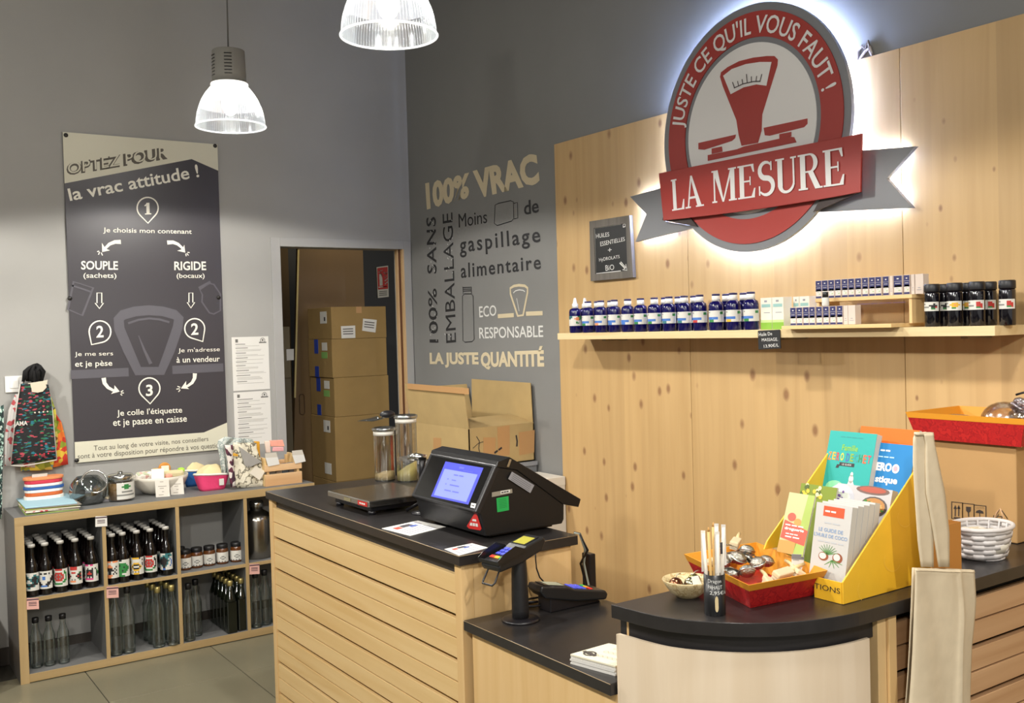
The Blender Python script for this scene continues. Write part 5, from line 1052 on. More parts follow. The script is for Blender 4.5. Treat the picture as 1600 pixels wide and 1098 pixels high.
rh = thing('red_handle', 'red plastic scoop handle seen through the clear canisters', 'scoop', (r0.x+.036, r0.y-.036, CZT)); x_, y_ = r0.x+.028, r0.y-.02
rh.location = (x_-.002, y_+.0, CZT+.04); ROOTM[rh.name] = Matrix.Translation(rh.location); B().box(-.006, .006, -.004, .004, .0, .155).done('handle_blade', mat('#b8302a', .4), rh, bevel=.003)
sp = thing('plastic_scoop', 'clear plastic scoop with black grip lying on the shorter canister', 'scoop', (r0.x, r0.y, CZT+.226)); b = B()
P0, P1 = at(*z3c(215, 298), y=r0.y), at(*z3c(350, 262), y=r0.y)
def scp(u, v): p = P0.lerp(P1, u); w = .032*math.sin(min(1, u*1.2+.02)*1.5); a = (v-.5)*2.4; return p+V((0, w*math.sin(a), -.018*math.cos(a)*min(1, u*1.6)+.01))
b.grid(scp, 10, 8); b.done('scoop_bowl', glassy('#e2e6ea', .75, .08, key=4), sp, world=True, solid=.0015)
B().sphere(at(*z3c(385, 245), y=r0.y), .026, 16, (1.35, .8, .62)).done('black_grip', BLACK, sp, world=True)
# ------------------------------------------------------------ point-of-sale till
yn, yf = -2.93, -2.535
ps = thing('pos_terminal', 'black point-of-sale till with a lit blue touch screen', 'till', (-1.22, -2.75, CZT))
def ext(poly, y0, y1, name, m, bev=.002):
    b = B(); b.slab([V((x, y0, z)) for x, z in poly], (0, y1-y0, 0)); return b.done(name, m, ps, world=True, bevel=bev)
TILL = mat('#101012', .42)
ext([(-1.378, CZT+.012), (-1.392, CZT+.07), (-1.398, 1.036), (-1.327, 1.162), (-1.262, 1.148), (-1.085, 1.02), (-1.087, .975), (-1.095, CZT+.012)], yn, yf, 'till_body', TILL)
ext([(-1.345, CZT+.0005), (-1.345, CZT+.0115), (-1.11, CZT+.0115), (-1.11, CZT+.0005)], yn+.03, yf-.03, 'till_foot', BLACK)
ext([(-1.337, 1.164), (-1.330, 1.180), (-1.288, 1.190), (-1.258, 1.172), (-1.020, 1.030), (-1.030, 1.006), (-1.090, 1.022), (-1.262, 1.1475)], yn-.004, yf, 'printer_lid', mat('#131315', .3))
# screen panel
SB0, SB1 = V((-1.413, yn-.002, 1.038)), V((-1.336, yn-.002, 1.171)); sn = V((-(SB1.z-SB0.z), 0, SB1.x-SB0.x)).normalized(); SW_ = V((0, yf+.0-yn+.0, 0))
b = B(); b.slab([SB0, SB1, SB1+SW_, SB0+SW_], -sn*.018); b.done('screen_housing', mat('#1c1c1f', .35), ps, world=True, bevel=.003)
def sp_(f, h, e=.0): return SB0+SW_*f+(SB1-SB0)*h+sn*e
b = B(); b.face([sp_(.04, .05, .0006), sp_(.96, .05, .0006), sp_(.96, .95, .0006), sp_(.04, .95, .0006)]); b.done('glass_bezel', mat('#060607', .12), ps, world=True)
def px_on(a, c_, e=.0012): return atp(*z3c(a, c_), SB0+sn*e, sn)
q4 = [px_on(*p) for p in ((635, 715), (848, 762), (935, 552), (718, 515))]
b = B(); b.face(q4); b.done('lit_display', mat('#3d43b0', .3, emit=.42), ps, world=True)
def bil(q, u, v): return (q[0]*(1-u)+q[1]*u)*(1-v)+(q[3]*(1-u)+q[2]*u)*v
def on_q(q, u0, u1, v0, v1, e=.0004, n_=None): n_ = n_ or sn; return [bil(q, u0, v0)+n_*e, bil(q, u1, v0)+n_*e, bil(q, u1, v1)+n_*e, bil(q, u0, v1)+n_*e]
b = B(); b.face(on_q(q4, .06, .93, .05, .80)); b.done('lit_window', mat('#6f7ac8', .3, emit=.5), ps, world=True)
b = B()
put_text(b, '#2', *on_q(q4, .36, .64, .66, .71, .0008)); put_text(b, '#1', *on_q(q4, .36, .5, .52, .56, .0008)); put_text(b, '#1', *on_q(q4, .36, .66, .38, .43, .0008)); put_text(b, '#2', *on_q(q4, .28, .7, .22, .27, .0008))
for v in (.54, .40): b.face(on_q(q4, .24, .27, v-.01, v+.02, .0008))
b.face(on_q(q4, .42, .55, .87, .93, .0008)); b.face(on_q(q4, .55, .8, .83, .845, .0008)); b.done('display_text', mat('#5058b8', .3, emit=.5), ps, world=True)
b = B(); e4 = [px_on(*p) for p in ((860, 778), (885, 783), (893, 757), (866, 752))]; b.face(e4); b.done('white_sticker', WHITE, ps, world=True); b = B(); put_text(b, '#2', *on_q(e4, .2, .8, .3, .7)); b.done('sticker_print', DARK, ps, world=True)
z4c = Zm(640, 690, 3.54); SD = lambda a, c_, e=.0015: at(*z4c(a, c_), y=yn-e)
b = B(); b.face([SD(*p) for p in ((485, 390), (550, 378), (547, 300), (480, 312))]); b.done('green_sticker', mat('#1fa04c', .5), ps, world=True); b = B(); [b.stroke([SD(492+k, 322+k*9, .002), SD(535+k, 314+k*9, .002)], .0015, NB) for k in range(6)]; b.done('sticker_print', mat('#157a38', .6), ps, world=True)
b = B(); b.face([SD(*p) for p in ((455, 306), (569, 283), (567, 260), (455, 280))]); b.done('rating_plate', mat('#8d8778', .5), ps, world=True); b = B(); b.face([SD(503, 290, .002), SD(556, 280, .002), SD(556, 264, .002), SD(503, 272, .002)]); b.mi = 1; put_text(b, '#3', *[SD(*p, .0025) for p in ((508, 286), (550, 278), (550, 268), (508, 276))]); b.mi = 1; b.done('rating_print', [LABELW, DARK], ps, world=True)
b = B(); b.face([SD(*p, .006) for p in ((545, 205), (668, 284), (690, 240), (566, 165))]); b.done('silver_label', mat('#8c8c90', .4), ps, world=True); b = B(); [b.stroke([SD(567+6-k*4, 180+k*9, .0065), SD(672-k*4, 243+k*9, .0065)], .0012, NB) for k in range(4)]; b.done('label_print', mat('#55555a', .6), ps, world=True)
b = B(); b.face([SD(538, 138, .006), SD(550, 140, .006), SD(565, 98, .006), SD(553, 96, .006)]); b.done('silver_trim', CHROME, ps, world=True)
tb = V((-1.392, 0, CZT+.07)); ta = V((-1.378, 0, CZT+.012)); fn_ = V((-(tb.z-ta.z), 0, tb.x-ta.x)).normalized(); PXF = lambda a, c_, e=.0012: atp(*z4c(a, c_), V((-1.385, 0, CZT+.04))+fn_*e, fn_)
b = B(); b.face([PXF(316, 466), PXF(328, 480), PXF(390, 490), PXF(398, 480), PXF(372, 400), PXF(358, 398)]); b.done('red_triangle_sticker', mat('#d8302c', .4), ps, world=True); b = B(); put_text(b, '#3', *[PXF(*p, .0018) for p in ((332, 466), (382, 475), (378, 448), (336, 442))]); put_text(b, '#1', *[PXF(*p, .0018) for p in ((345, 440), (375, 445), (371, 426), (349, 424))]); b.done('sticker_print', WHITE, ps, world=True)
sc_ = thing('hand_scanner', 'small chrome and black hand scanner behind the till screen', 'scanner', at(648, 722, y=-2.40)); p = at(650, 716, y=-2.42)
B().tube([p+V((-.02, .02, .004)), p+V((0, 0, .006)), p+V((.03, -.02, 0))], [.010, .013, .012], 12).done('scanner_head', CHROME, sc_, world=True); B().tube([p+V((.02, -.01, -.004)), p+V((.02, .0, -.05)), V((p.x+.02, p.y, CZT+.006))], [.011, .010, .014], 10).done('scanner_stem', BLACK, sc_, world=True)
B().lathe([(.04, 0), (.04, .005), (.012, .01)], (p.x+.02, p.y, CZT), 20).done('scanner_foot', BLACK, sc_, world=True)
pd = thing('customer_pole_foot', 'short black bracket under the left side of the till screen', 'bracket', at(645, 795, z=CZT)); B().tube([at(635, 797, z=CZT+.006), at(655, 786, z=CZT+.03), at(668, 778, z=CZT+.075)], .006, 8).done('arm', BLACK, pd, world=True)
# papers on the counter
def paper(pts, z, lab, e, lines, logo=True):
    t = thing('printed_sheet', lab, 'paper', at(*z3c(*pts[0]), z=CZT), group='sheets on the checkout counter'); P = [at(*z3c(*p), z=z) for p in pts]; b = B(); b.slab(P, (0, 0, .0012)); b.done('sheet', PAPER, t, world=True); UPV = V((0, 0, 1)); b = B()
    for k in range(lines): f = .12+.76*k/lines; b.face(on_q(P, .45, .92, f, f+.035, .0016, UPV))
    b.face(on_q(P, .08, .35, .80, .86, .0016, UPV)); b.mi = 1; b.face(on_q(P, .12, .32, .35, .65, .0016, UPV)); b.mi = 2; b.face(on_q(P, .18, .36, .15, .32, .0017, UPV)); b.mi = 3; b.face(on_q(P, .3, .42, .5, .7, .0018, UPV)); b.done('print', [mat('#9a97a4', .7), mat('#4a464c', .6), mat('#c24a3a', .6), mat('#4a62b0', .6)], t, world=True); return t
paper([(353, 900), (515, 942), (718, 890), (560, 855)], CZT+.0005, 'white printed sheet between the scale and the till', 0, 7)
paper([(712, 1018), (795, 1055), (960, 1010), (870, 985)], CZT+.0005, 'white sheet with coloured logos at the counter corner before the till', 0, 5)
# ------------------------------------------------------------ payment terminal on its post
pt_ = thing('payment_terminal', 'card payment terminal tilted on a black post on the low counter', 'card terminal', (-1.415, -3.155, .77)); O = V((-1.415, -3.155, 0))
B().lathe([(.052, 0), (.052, .005), (.046, .008), (.02, .009)], (O.x, O.y, .77), 32).done('round_foot', BLACK, pt_, world=True)
B().lathe([(.023, .775), (.024, .80), (.022, .90), (.019, .945), (.017, .965)], (O.x, O.y, 0), 20).done('post', mat('#161618', .5), pt_, world=True)
# local frame: l along body towards display end, w across, n up
le, he = at(*z4c(437, 668), y=-3.155), at(*z4c(700, 520), y=-3.13); l_ = (he-le).normalized(); w_ = V((-l_.y, l_.x, 0)).normalized(); n_ = l_.cross(w_).normalized(); LN = (he-le).length
TM = Matrix((( l_.x, w_.x, n_.x, le.x), (l_.y, w_.y, n_.y, le.y), (l_.z, w_.z, n_.z, le.z), (0, 0, 0, 1)))
def term(M, par, L=.19, pre=''):
    b = B(); b.M = M; W = .037
    prof = [(0, -.010), (.004, -.026), (L*.45, -.034), (L*.9, -.030), (L, -.012), (L*.985, .004), (L*.6, .006), (L*.5, .0), (.01, 0)]
    b.slab([(x, -W, z) for x, z in prof], (0, 2*W, 0)); b.done('terminal_body', mat('#1a1b1d', .35), par, world=True, bevel=.005)
    b = B(); b.M = M; b.box(L*.60, L*.92, -W*.72, W*.72, .0055, .0068); b.done('bezel', BLACK, par, world=True)
    b = B(); b.M = M; b.box(L*.63, L*.86, -W*.62, W*.62, .0068, .0075); b.done('display', mat('#9c963a', .3, emit=.25) if not pre else mat('#9aa08c', .4), par, world=True)
    for i in range(4):
        for j in range(3):
            b = B(); b.M = M; x = L*.47-i*.0155; y = (j-1)*.0185
            if i < 3: b.box(x-.006, x+.005, y-.0075, y+.0075, .0, .003); b.done('key', mat('#4a53c8', .4, emit=.25), par, world=True, bevel=.001)
            else: b.box(x-.013, x-.002, y-.0085, y+.0085, .0, .0032); b.done('key', mat(['#d83a2c', '#e6a02c', '#2fa050'][2-j], .4, emit=.15), par, world=True, bevel=.001)
term(TM, pt_, LN)
b = B(); b.M = TM; W = .039
for s in (-1, 1): b = B(); b.M = TM; b.slab([(.0, s*W, -.004), (.0, s*W, .01), (.02, s*W, .018), (.07, s*W, .024), (.10, s*W, .004), (.105, s*W, -.004)], (0, .002*s, 0)); b.done('privacy_shield', mat('#17181a', .3), pt_, world=True)
b = B(); b.M = TM; b.box(.0, .004, -W, W, -.004, .006)
b.done('privacy_shield', mat('#17181a', .3), pt_, world=True)
b = B(); b.tube([TM @ V(p) for p in ((.012, -.022, -.026), (-.012, -.024, -.05), (-.020, -.02, -.055), (-.020, .02, -.055), (-.012, .024, -.05), (.012, .022, -.026))], .003, 8, True); b.done('wire_handle', mat('#2a2a2c', .4), pt_, world=True)
B().lathe([(.003, 0), (.0045, .001), (.003, .002)], O+V((-.020, -.012, .938)), 10, Matrix.Rotation(math.radians(-90), 4, 'Y')).done('screw', CHROME, pt_, world=True)
# second terminal, lying
p2 = thing('second_payment_terminal', 'black card payment terminal lying on the low counter by its cable', 'card terminal', (-1.21, -3.12, .77))
hi, lo_ = at(834, 906, y=-3.12), at(940, 918, y=-3.14); hi.z = .848; lo_.z = .805; l2 = (hi-lo_).normalized(); w2 = V((-l2.y, l2.x, 0)).normalized(); n2 = l2.cross(w2); T2 = Matrix(((l2.x, w2.x, n2.x, lo_.x), (l2.y, w2.y, n2.y, lo_.y), (l2.z, w2.z, n2.z, lo_.z), (0, 0, 0, 1)))
term(T2, p2, (hi-lo_).length, 'b')
b = B(); b.slab([V((lo_.x-.015, -3.155, .7705)), V((hi.x+.03, -3.155, .7705)), V((hi.x+.03, -3.155, .815)), V((lo_.x-.03, -3.155, .785))], (0, .06, 0)); b.done('stand', BLACK, p2, world=True, bevel=.003)
cb2 = thing('terminal_cable', 'black cable running from the till counter down to the lying terminal', 'cable', (-1.3, -3.1, .78)); b = B(); pts = [at(*z4c(*p), y=-3.09) for p in ((697, 605), (697, 650), (702, 700), (720, 750), (752, 785))]; b.tube(pts, .0022, 6); b.done('cable', BLACK, cb2, world=True)
b = B(); c = at(*z4c(715, 905), z=.774); b.tube([c+V((.045*math.cos(a*.5), .028*math.sin(a*.5), .001*a)) for a in range(22)], .003, 6); b.done('coiled_cable', BLACK, cb2, world=True)
rd = thing('cable_channel', 'black upright channel with grey cables at the counter end', 'cable', (-1.05, -2.97, 0)); p = at(920, 900, x=-1.03); B().box(p.x-.012, p.x+.012, p.y-.022, p.y+.018, .0, .868).done('channel', BLACK, rd, world=True, bevel=.003)
for cc, off in (('#9aa094', .0), ('#2a2a2c', -.012)):
    B().tube([V((-1.12, CY1+.03, .951)), V((-1.105, CY1+.02, .948)), V((-1.095, CY1+.008+off, .90)), at(912+off*400, 880, x=-1.06), at(926+off*400, 930, x=-1.06)+V((0, 0, -.02)), at(928+off*400, 975, x=-1.06)], .004, 8).done('cable', mat(cc, .5), rd, world=True)
# pad of cards
bk = thing('card_pad', 'thick pad of white loyalty cards with a round seal, on the low counter', 'pad', at(925, 1030, z=.77)); zO = Zm(700, 850, 4.429)
f = lambda a, c_, z: at(*zO(a, c_), z=z); top = [f(847, 757, .795), f(1142, 880, .795), f(1180, 690, .795), f(1110, 680, .795)]; top = [f(847, 757, .795), f(847, 757, .795)+V((-.035, -.145, 0)), f(847, 757, .795)+V((.08, -.19, 0)), f(1112, 682, .795)]
top = [top[0], V((-1.497, -3.655, .795)), V((-1.36, -3.655, .795)), f(1112, 682, .795)]
for k in range(6): j = V((.0015*math.sin(k*2), .0015*math.cos(k*3), 0)); B().slab([p-V((0, 0, .0248-.0041*k))+j for p in top], (0, 0, .0038)).done('card_layer', PAPER if k < 5 else mat('#e2dcc4', .7), bk, world=True)
U = V((0, 0, 1)); b = B(); cc = top[0].lerp(top[2], .22)+V((0, 0, .0006)); b.stroke([cc+V((.014*math.cos(6.28*i/20), .014*math.sin(6.28*i/20), 0)) for i in range(20)], .005, U, True); b.box(cc.x-.007, cc.x+.007, cc.y-.004, cc.y+.006, cc.z, cc.z+.0003); b.box(cc.x-.006, cc.x+.004, cc.y-.022, cc.y+.022, cc.z+.0003, cc.z+.0006); b.done('seal_print', mat('#4a4440', .7), bk, world=True)
b = B()
for i in range(3):
    for j_ in range(5): m_ = bil(top, .35+.1*j_, .25+.25*i)+V((0, 0, .0006)); b.stroke([m_+V((.006*math.cos(6.28*k/10), .006*math.sin(6.28*k/10), 0)) for k in range(10)], .001, U, True)
b.done('stamp_print', mat('#a49a88', .7), bk, world=True)
# ------------------------------------------------------------ things on the curved counter
z7 = Zm(1020, 780, 5.333); z8 = Zm(1160, 650, 3.543)
bl = at(1083, 937, z=CZT); bl = V((bl.x+.01, bl.y+.028, CZT)); bo = thing('shell_bowl', 'small cream and brown mottled bowl holding tea balls', 'bowl', bl)
B().lathe([(.022, 0), (.026, .002), (.040, .013), (.052, .030), (.0575, .040), (.0565, .042), (.050, .032), (.038, .016), (.02, .006), (.001, .006)], n=36, cap=False).done('bowl_body', pattern(['#cbb78a', '#d2c096', '#b39a6c', '#d0bc8e', '#c9b488'], 60, 'noise', .4, key=9), bo)
for k, (dx, dy, cc, lab) in enumerate(((-.028, .008, '#8a5a42', 'copper-tinted tea ball at the left of the mottled bowl'), (.0, -.012, '#a8a488', 'silver tea ball in the middle of the mottled bowl'), (.026, .004, '#8a8c4a', 'greenish tea ball at the right of the mottled bowl'))):
    t = thing('tea_ball', lab, 'tea infuser', (bl.x+dx, bl.y+dy, CZT+.031), group='tea balls in the mottled bowl'); B().sphere((0, 0, 0), .0165, 16).done('mesh_ball', mat(cc, .25, 1), t); B().tube([(.0168*math.cos(6.28*i/24), .0168*math.sin(6.28*i/24), 0) for i in range(24)], .0014, 5, True).done('rim_band', CHROME, t); B().tube([(0, 0, .016), (.004, 0, .022), (.012, -.004, .024)], .001, 4).done('chain', CHROME, t)
b = B(); b.slab([bl+V(p) for p in ((-.012, -.032, .034), (.012, -.034, .034), (.010, -.026, .052), (-.010, -.024, .052))], (0, .0008, 0)); tag(b.done('paper_tag', PAPER), 'tiny white price tag among the tea balls', 'tag')
# black tube of straws
tc = at(1126, 963, z=CZT); tc = V((tc.x+.006, tc.y+.022, CZT)); tu = thing('black_tube', 'black cylinder holder with white chalk price, full of paper-wrapped straws', 'holder', tc)
b = B(); b.lathe([(.0225, 0), (.023, .002), (.023, .088), (.0215, .088), (.0215, .004), (.001, .004)], n=32, cap=False); b.done('holder_body', mat('#151517', .35), tu)
def tpatch(a0, a1, z0, z1, r=.0234): return lambda u, v: (r*math.sin(a0+(a1-a0)*u-.5), -r*math.cos(a0+(a1-a0)*u-.5), z0+(z1-z0)*v)
def bend_text(s, a0, a1, z0, z1, m, par):
    vs, fs = tmesh(s, 0, 1); xs = [v[0] for v in vs]; ys = [v[1] for v in vs]; f_ = tpatch(a0, a1, z0, z1, .0236); b = B(); bv = [b._v(f_((x-min(xs))/(max(xs)-min(xs)), (y-min(ys))/(max(ys)-min(ys)))) for x, y in vs]
    for q in fs:
        try: b.bm.faces.new([bv[i] for i in q])
        except ValueError: pass
    return b.done('chalk_lettering', m, par)
bend_text('Dragon', -.9, .35, .070, .080, WHT, tu); bend_text('PAHAUT', -.9, .45, .059, .067, WHT, tu); bend_text('2,95€/u', -.75, 1.0, .046, .055, WHT, tu)
b = B(); pts = [(-.62+.16*math.cos(6.28*i/16), .027+.010*math.sin(6.28*i/16)+(.007 if math.sin(6.28*i/16) > 0 else -.007)) for i in range(16)]
b.face([(.0236*math.sin(a-.0), -.0236*math.cos(a-.0), z) for a, z in pts]); b.done('window_slot', mat('#cbb78c', .7), tu)
r = random.Random(11)
for k, (dx, dy, hh, kind) in enumerate(((-.013, -.006, .178, 0), (-.004, -.012, .17, 1), (.004, .004, .182, 0), (.012, -.006, .180, 1), (-.008, .010, .168, 1), (.013, .008, .176, 0), (.002, -.004, .184, 1))):
    nm, lab = ('wooden_straw', 'wooden') if kind == 0 else ('wrapped_straw', 'white paper-wrapped')
    t = thing(nm, f"{lab} straw in the black holder, {['front left', 'front centre', 'centre back', 'front right', 'rear left', 'rear right', 'dead centre'][k]}", 'straw', (tc.x+dx, tc.y+dy, CZT+.005), group='straws in the black holder'); tip = (dx*.8, dy*.6, hh)
    B().tube([(0, 0, 0), tip], .0042 if kind else .0032, 8).done('straw_tube', mat('#dcd5c8' if kind else '#cfa868', .6), t)
    if kind: b = B(); b.slab([V(tip)+V((-.0065, 0, -.082)), V(tip)+V((.0065, 0, -.082)), V(tip)+V((.0065, .0, .006)), V(tip)+V((-.0065, 0, .008))], (0, .0006, 0)); b.done('paper_sleeve', mat('#dcd8d2', .7), t)
    else: B().tube([tip, V(tip)*1.05], [.0032, .0012], 8).done('cut_tip', mat('#b98a4a', .6), t)
t = bpy.data.objects['wrapped_straw.001']; b = B(); b.slab([(-.004, -.006, .125), (.003, -.006, .125), (.003, -.006, .15), (-.004, -.006, .15)], (0, .0005, 0)); [b.slab([(-.003, -.0068, .128+.003*i), (.002, -.0068, .128+.003*i), (.002, -.0068, .1295+.003*i), (-.003, -.0068, .1295+.003*i)], (0, .0005, 0)) for i in range(6)]; b.done('barcode', mat('#44444a', .7), t)
# trays
def tray(name, lab, base, rim, z0, z1, m=None):
    t = thing(name, lab, 'tray', (sum(p[0] for p in base)/4, sum(p[1] for p in base)/4, z0), group='red and yellow card trays')
    zb_ = z1-.016; Bz = [V((x, y, z0)) for x, y in base]; Rz = [V((x, y, z1)) for x, y in rim]; Mz = [b_.lerp(r_, (zb_-z0)/(z1-z0)) for b_, r_ in zip(Bz, Rz)]
    cen = sum(Bz, V((0, 0, 0)))/4; inn = lambda P: [p+(V((cen.x, cen.y, p.z))-p).normalized()*.003 for p in P]; mr = pattern(['#a8181a', '#b21c1c', '#9c1216', '#b8201e'], 60, 'noise', .5, key=11)
    b = B()
    for i in range(4):
        j = (i+1) % 4; Bi, Mi = inn(Bz), inn(Mz); b.face([Bz[i], Bz[j], Mz[j], Mz[i]]); b.face([Bi[i], Bi[j], Mi[j], Mi[i]])
    b.face(Bz); b.face([p+V((0, 0, .002)) for p in inn(Bz)]); b.done('red_side', mr, t, world=True)
    b = B()
    for i in range(4):
        j = (i+1) % 4; Mo = [p+(p-V((cen.x, cen.y, p.z))).normalized()*.001 for p in Mz]; Ro = [p+(p-V((cen.x, cen.y, p.z))).normalized()*.001 for p in Rz]; Ri, Mi = inn(Rz), inn(Mz)
        b.face([Mo[i], Mo[j], Ro[j], Ro[i]]); b.face([Mi[i], Mi[j], Ri[j], Ri[i]]); b.face([Ro[i], Ro[j], Ri[j], Ri[i]])
        lo2 = [b2.lerp(r2, .1)+V((0, 0, .0)) for b2, r2 in zip(inn(Bz), inn(Mz))]; b.face([lo2[i]+(V((cen.x, cen.y, lo2[i].z))-lo2[i]).normalized()*.001, lo2[j]+(V((cen.x, cen.y, lo2[j].z))-lo2[j]).normalized()*.001, Mi[j], Mi[i]])
    b.done('yellow_rim', mat('#d48f22', .55), t, world=True); return t
RM = [at(*z7(800, 715), z=CZT+.062), at(*z7(1455, 590), z=CZT+.062), at(*z7(262, 455), z=CZT+.062)]; R3 = RM[1]+RM[2]-RM[0]
BMx = [at(*z7(830, 928), z=CZT), at(*z7(1400, 830), z=CZT)]
rim = [(RM[0].x, RM[0].y), (RM[1].x, RM[1].y), (R3.x, R3.y), (RM[2].x, RM[2].y)]; cx_, cy_ = sum(p[0] for p in rim)/4, sum(p[1] for p in rim)/4; base = [(cx_+(x-cx_)*.80, cy_+(y-cy_)*.80) for x, y in rim]
tray('card_tray', 'red and yellow tray of tea strainers and nail brushes on the curved counter', base, rim, CZT+.0005, CZT+.062)
u1 = (RM[1]-RM[0]).normalized(); u2 = (RM[2]-RM[0]).normalized(); u1.z = u2.z = 0; TL1, TL2 = (RM[1]-RM[0]).length, (RM[2]-RM[0]).length
def TP(f, g, z): p = RM[0]+u1*(f*TL1)+u2*(g*TL2); return V((p.x, p.y, CZT+z))
r = random.Random(21)
for k, (f, g, z, rz, rx) in enumerate(((.42, .62, .065, .3, .5), (.52, .45, .062, 1.2, -.4), (.60, .70, .072, 2.0, .4), (.35, .42, .05, 2.6, .6), (.30, .72, .05, .8, -.3), (.68, .50, .058, 1.7, .3), (.5, .80, .052, .1, .2), (.22, .50, .042, 1.4, .5))):
    M = Matrix.Translation(TP(f, g, z)) @ Matrix.Rotation(rz, 4, 'Z') @ Matrix.Rotation(rx, 4, 'X')
    pos = ['at the heap top', 'in the heap centre', 'at the back right of the heap', 'near the front left', 'at the back left', 'at the right of the heap', 'at the very back', 'by the left corner'][k]
    t = thing('tea_strainer', f'shiny steel tea strainer clip {pos} of the red tray', 'tea infuser', M=M, group='tea strainers in the red tray')
    B().sphere((0, 0, 0), .019, 14, (1, 1, .75)).done('mesh_bowl', mat('#a8a498', .22, 1, bump=.4, scale=300), t); B().tube([(.0195*math.cos(6.28*i/20), .0195*math.sin(6.28*i/20), 0) for i in range(20)], .0018, 6, True).done('rim_band', CHROME, t)
    for s in (-1, 1): b = B(); b.grid(lambda u, v: (.018+.055*u, (v-.5)*.011+s*.003*u, s*.010*math.sin(u*3.14)), 8, 1); b.done('spring_arm', mat('#8f8c82', .2, 1), t, solid=.001)
for k, (f, g, z, rz, rx, hl) in enumerate(((.40, .16, .044, .9, .35, 0), (.62, .20, .054, .1, .5, 1), (.83, .22, .050, 1.0, .5, 0), (.62, .90, .080, .6, .2, 1), (.26, .86, .046, .2, 0, 0))):
    M = Matrix.Translation(TP(f, g, z)) @ Matrix.Rotation(rz, 4, 'Z') @ Matrix.Rotation(rx, 4, 'X'); pos = ['at the front corner', 'lying at the front centre', 'at the right front', 'standing at the back', 'in the left corner'][k]
    t = thing('wooden_brush', f'pale wooden brush {pos} of the red tray', 'brush', M=M, group='wooden brushes in the red tray'); B().box(-.030, .030, -.011, .011, -.006, .006).done('brush_head', mat('#cdbb98', .6), t, bevel=.003); B().box(-.026, .026, -.009, .009, -.014, -.006).done('bristles', mat('#d8cdb4', .9), t)
    B().tube([(.028, 0, 0), (.05, .002, .004), (.085, .004, .003)], [.0055, .0045, .004], 8).done('handle', mat('#d6c08e', .5), t)
q = TP(.80, .36, .05); t = thing('price_card', 'grey and white price card upright in the red tray', 'card', q); P = [atp(*z7(*p), q, V((-.6, -.8, 0))) for p in ((1155, 600), (1255, 612), (1262, 460), (1158, 455))]
b = B(); b.slab(P, (.0006, .0008, 0)); b.done('card', [PAPER], t, world=True); b = B(); nn = V((-.6, -.8, 0)); b.face(on_q(P, .0, 1, .72, 1, .0006, nn)); b.face(on_q(P, .1, .6, .66, .69, .0006, nn)); b.face(on_q(P, .35, .6, .32, .40, .0006, nn)); b.face(on_q(P, .72, .85, .34, .42, .0006, nn)); b.done('card_print', mat('#77777a', .7), t, world=True)
# ------------------------------------------------------------ book display
dn = thing('book_display', 'yellow card book display with sloping sides, printed along its front lip', 'display', (-1, -3.9, CZT))
yR, yL = -4.018, -3.742; side = [(-1.145, CZT+.001), (-1.145, 1.0), (-.89, 1.205), (-.82, 1.262), (-.805, 1.262), (-.805, CZT+.001)]
side2 = [(-1.03, CZT+.001), (-1.03, 1.016), (-1.09, 1.018), (-1.078, 1.037), (-.847, 1.226), (-.805, 1.262), (-.805, CZT+.001)]
for y, s, sd in ((yR, 1, side), (yL, -1, side2)): b = B(); b.slab([V((x, y, z)) for x, z in sd], (0, .004*s, 0)); b.done('side_panel', YELLOW, dn, world=True, bevel=.0008)
B().box(-1.1455, -1.142, yR+.0045, -3.94, CZT+.001, .998).done('front_lip', YELLOW, dn, world=True); B().box(-.812, -.808, yR+.0045, yL-.0045, CZT+.001, 1.255).done('back_panel', YELLOW, dn, world=True)
B().box(-1.0, -.8125, yR+.0045, yL-.0045, CZT+.001, CZT+.004).done('display_floor', YELLOW, dn, world=True)
b = B(); put_text(b, 'EDITIONS', *[at(*z8(*p), x=-1.1463) for p in ((330, 935), (540, 985), (541, 955), (330, 905))]); b.done('printed_word', DARK, dn, world=True)
b = B(); YP = mat('#edc24c', .4)
for cx__, cy__, rr_ in ((700, 960, 60), (830, 800, 45), (900, 560, 40)): b.stroke([at(*z8(cx__+rr_*math.cos(.4+i*.25), cy__+rr_*1.3*math.sin(.4+i*.25)), y=yR-.0006) for i in range(14)], .0015, NB)
b.done('faint_flourish', YP, dn, world=True)
def book(name, lab, bl_, br_, tl_, x0, lean, th, cc, group, spine=None, down=True):
    """cover plane leans back; corners read on that plane"""
    n = V((-math.cos(lean), 0, math.sin(lean))); P0 = V((x0, 0, CZT+.01)); bl3, br3, tl3 = (atp(*z8(*p), P0, n) for p in (bl_, br_, tl_)); e = br3-bl3; e.x = 0; e.z = 0; up = (tl3-bl3); up.y = 0
    dz = bl3.z-(CZT+.006); 
    t = thing(name, lab, 'book', bl3, group=group); q = [bl3, bl3+e, bl3+e+up, bl3+up]
    if dz > 0 and down: k_ = up/up.z*dz; q[0] = q[0]-k_; q[1] = q[1]-k_
    b = B(); b.slab([p-n*.001 for p in q], -n*(th-.002)); b.done('pages', mat('#bfbab0', .8), t, world=True)
    b = B(); b.slab(q, -n*.001); b.slab([p-n*(th-.001) for p in q], -n*.001); ey = e.normalized(); b.done('cover', cc, t, world=True)
    Q = [bl3, bl3+e, bl3+e+up, bl3+up]; return t, Q, n
def bt(t, Q, n, s, u0, u1, v0, v1, m, bold=0, e=.0005): b = B(); put_text(b, s, *on_q(Q, u0, u1, v0, v1, e, n), bold=bold); b.done('cover_lettering', m, t, world=True)
def bf(t, Q, n, polys, m, e=.0004, nm='cover_picture'):
    b = B()
    for p in polys: b.face([bil(Q, u, v)+n*e for u, v in p])
    b.done(nm, m, t, world=True)
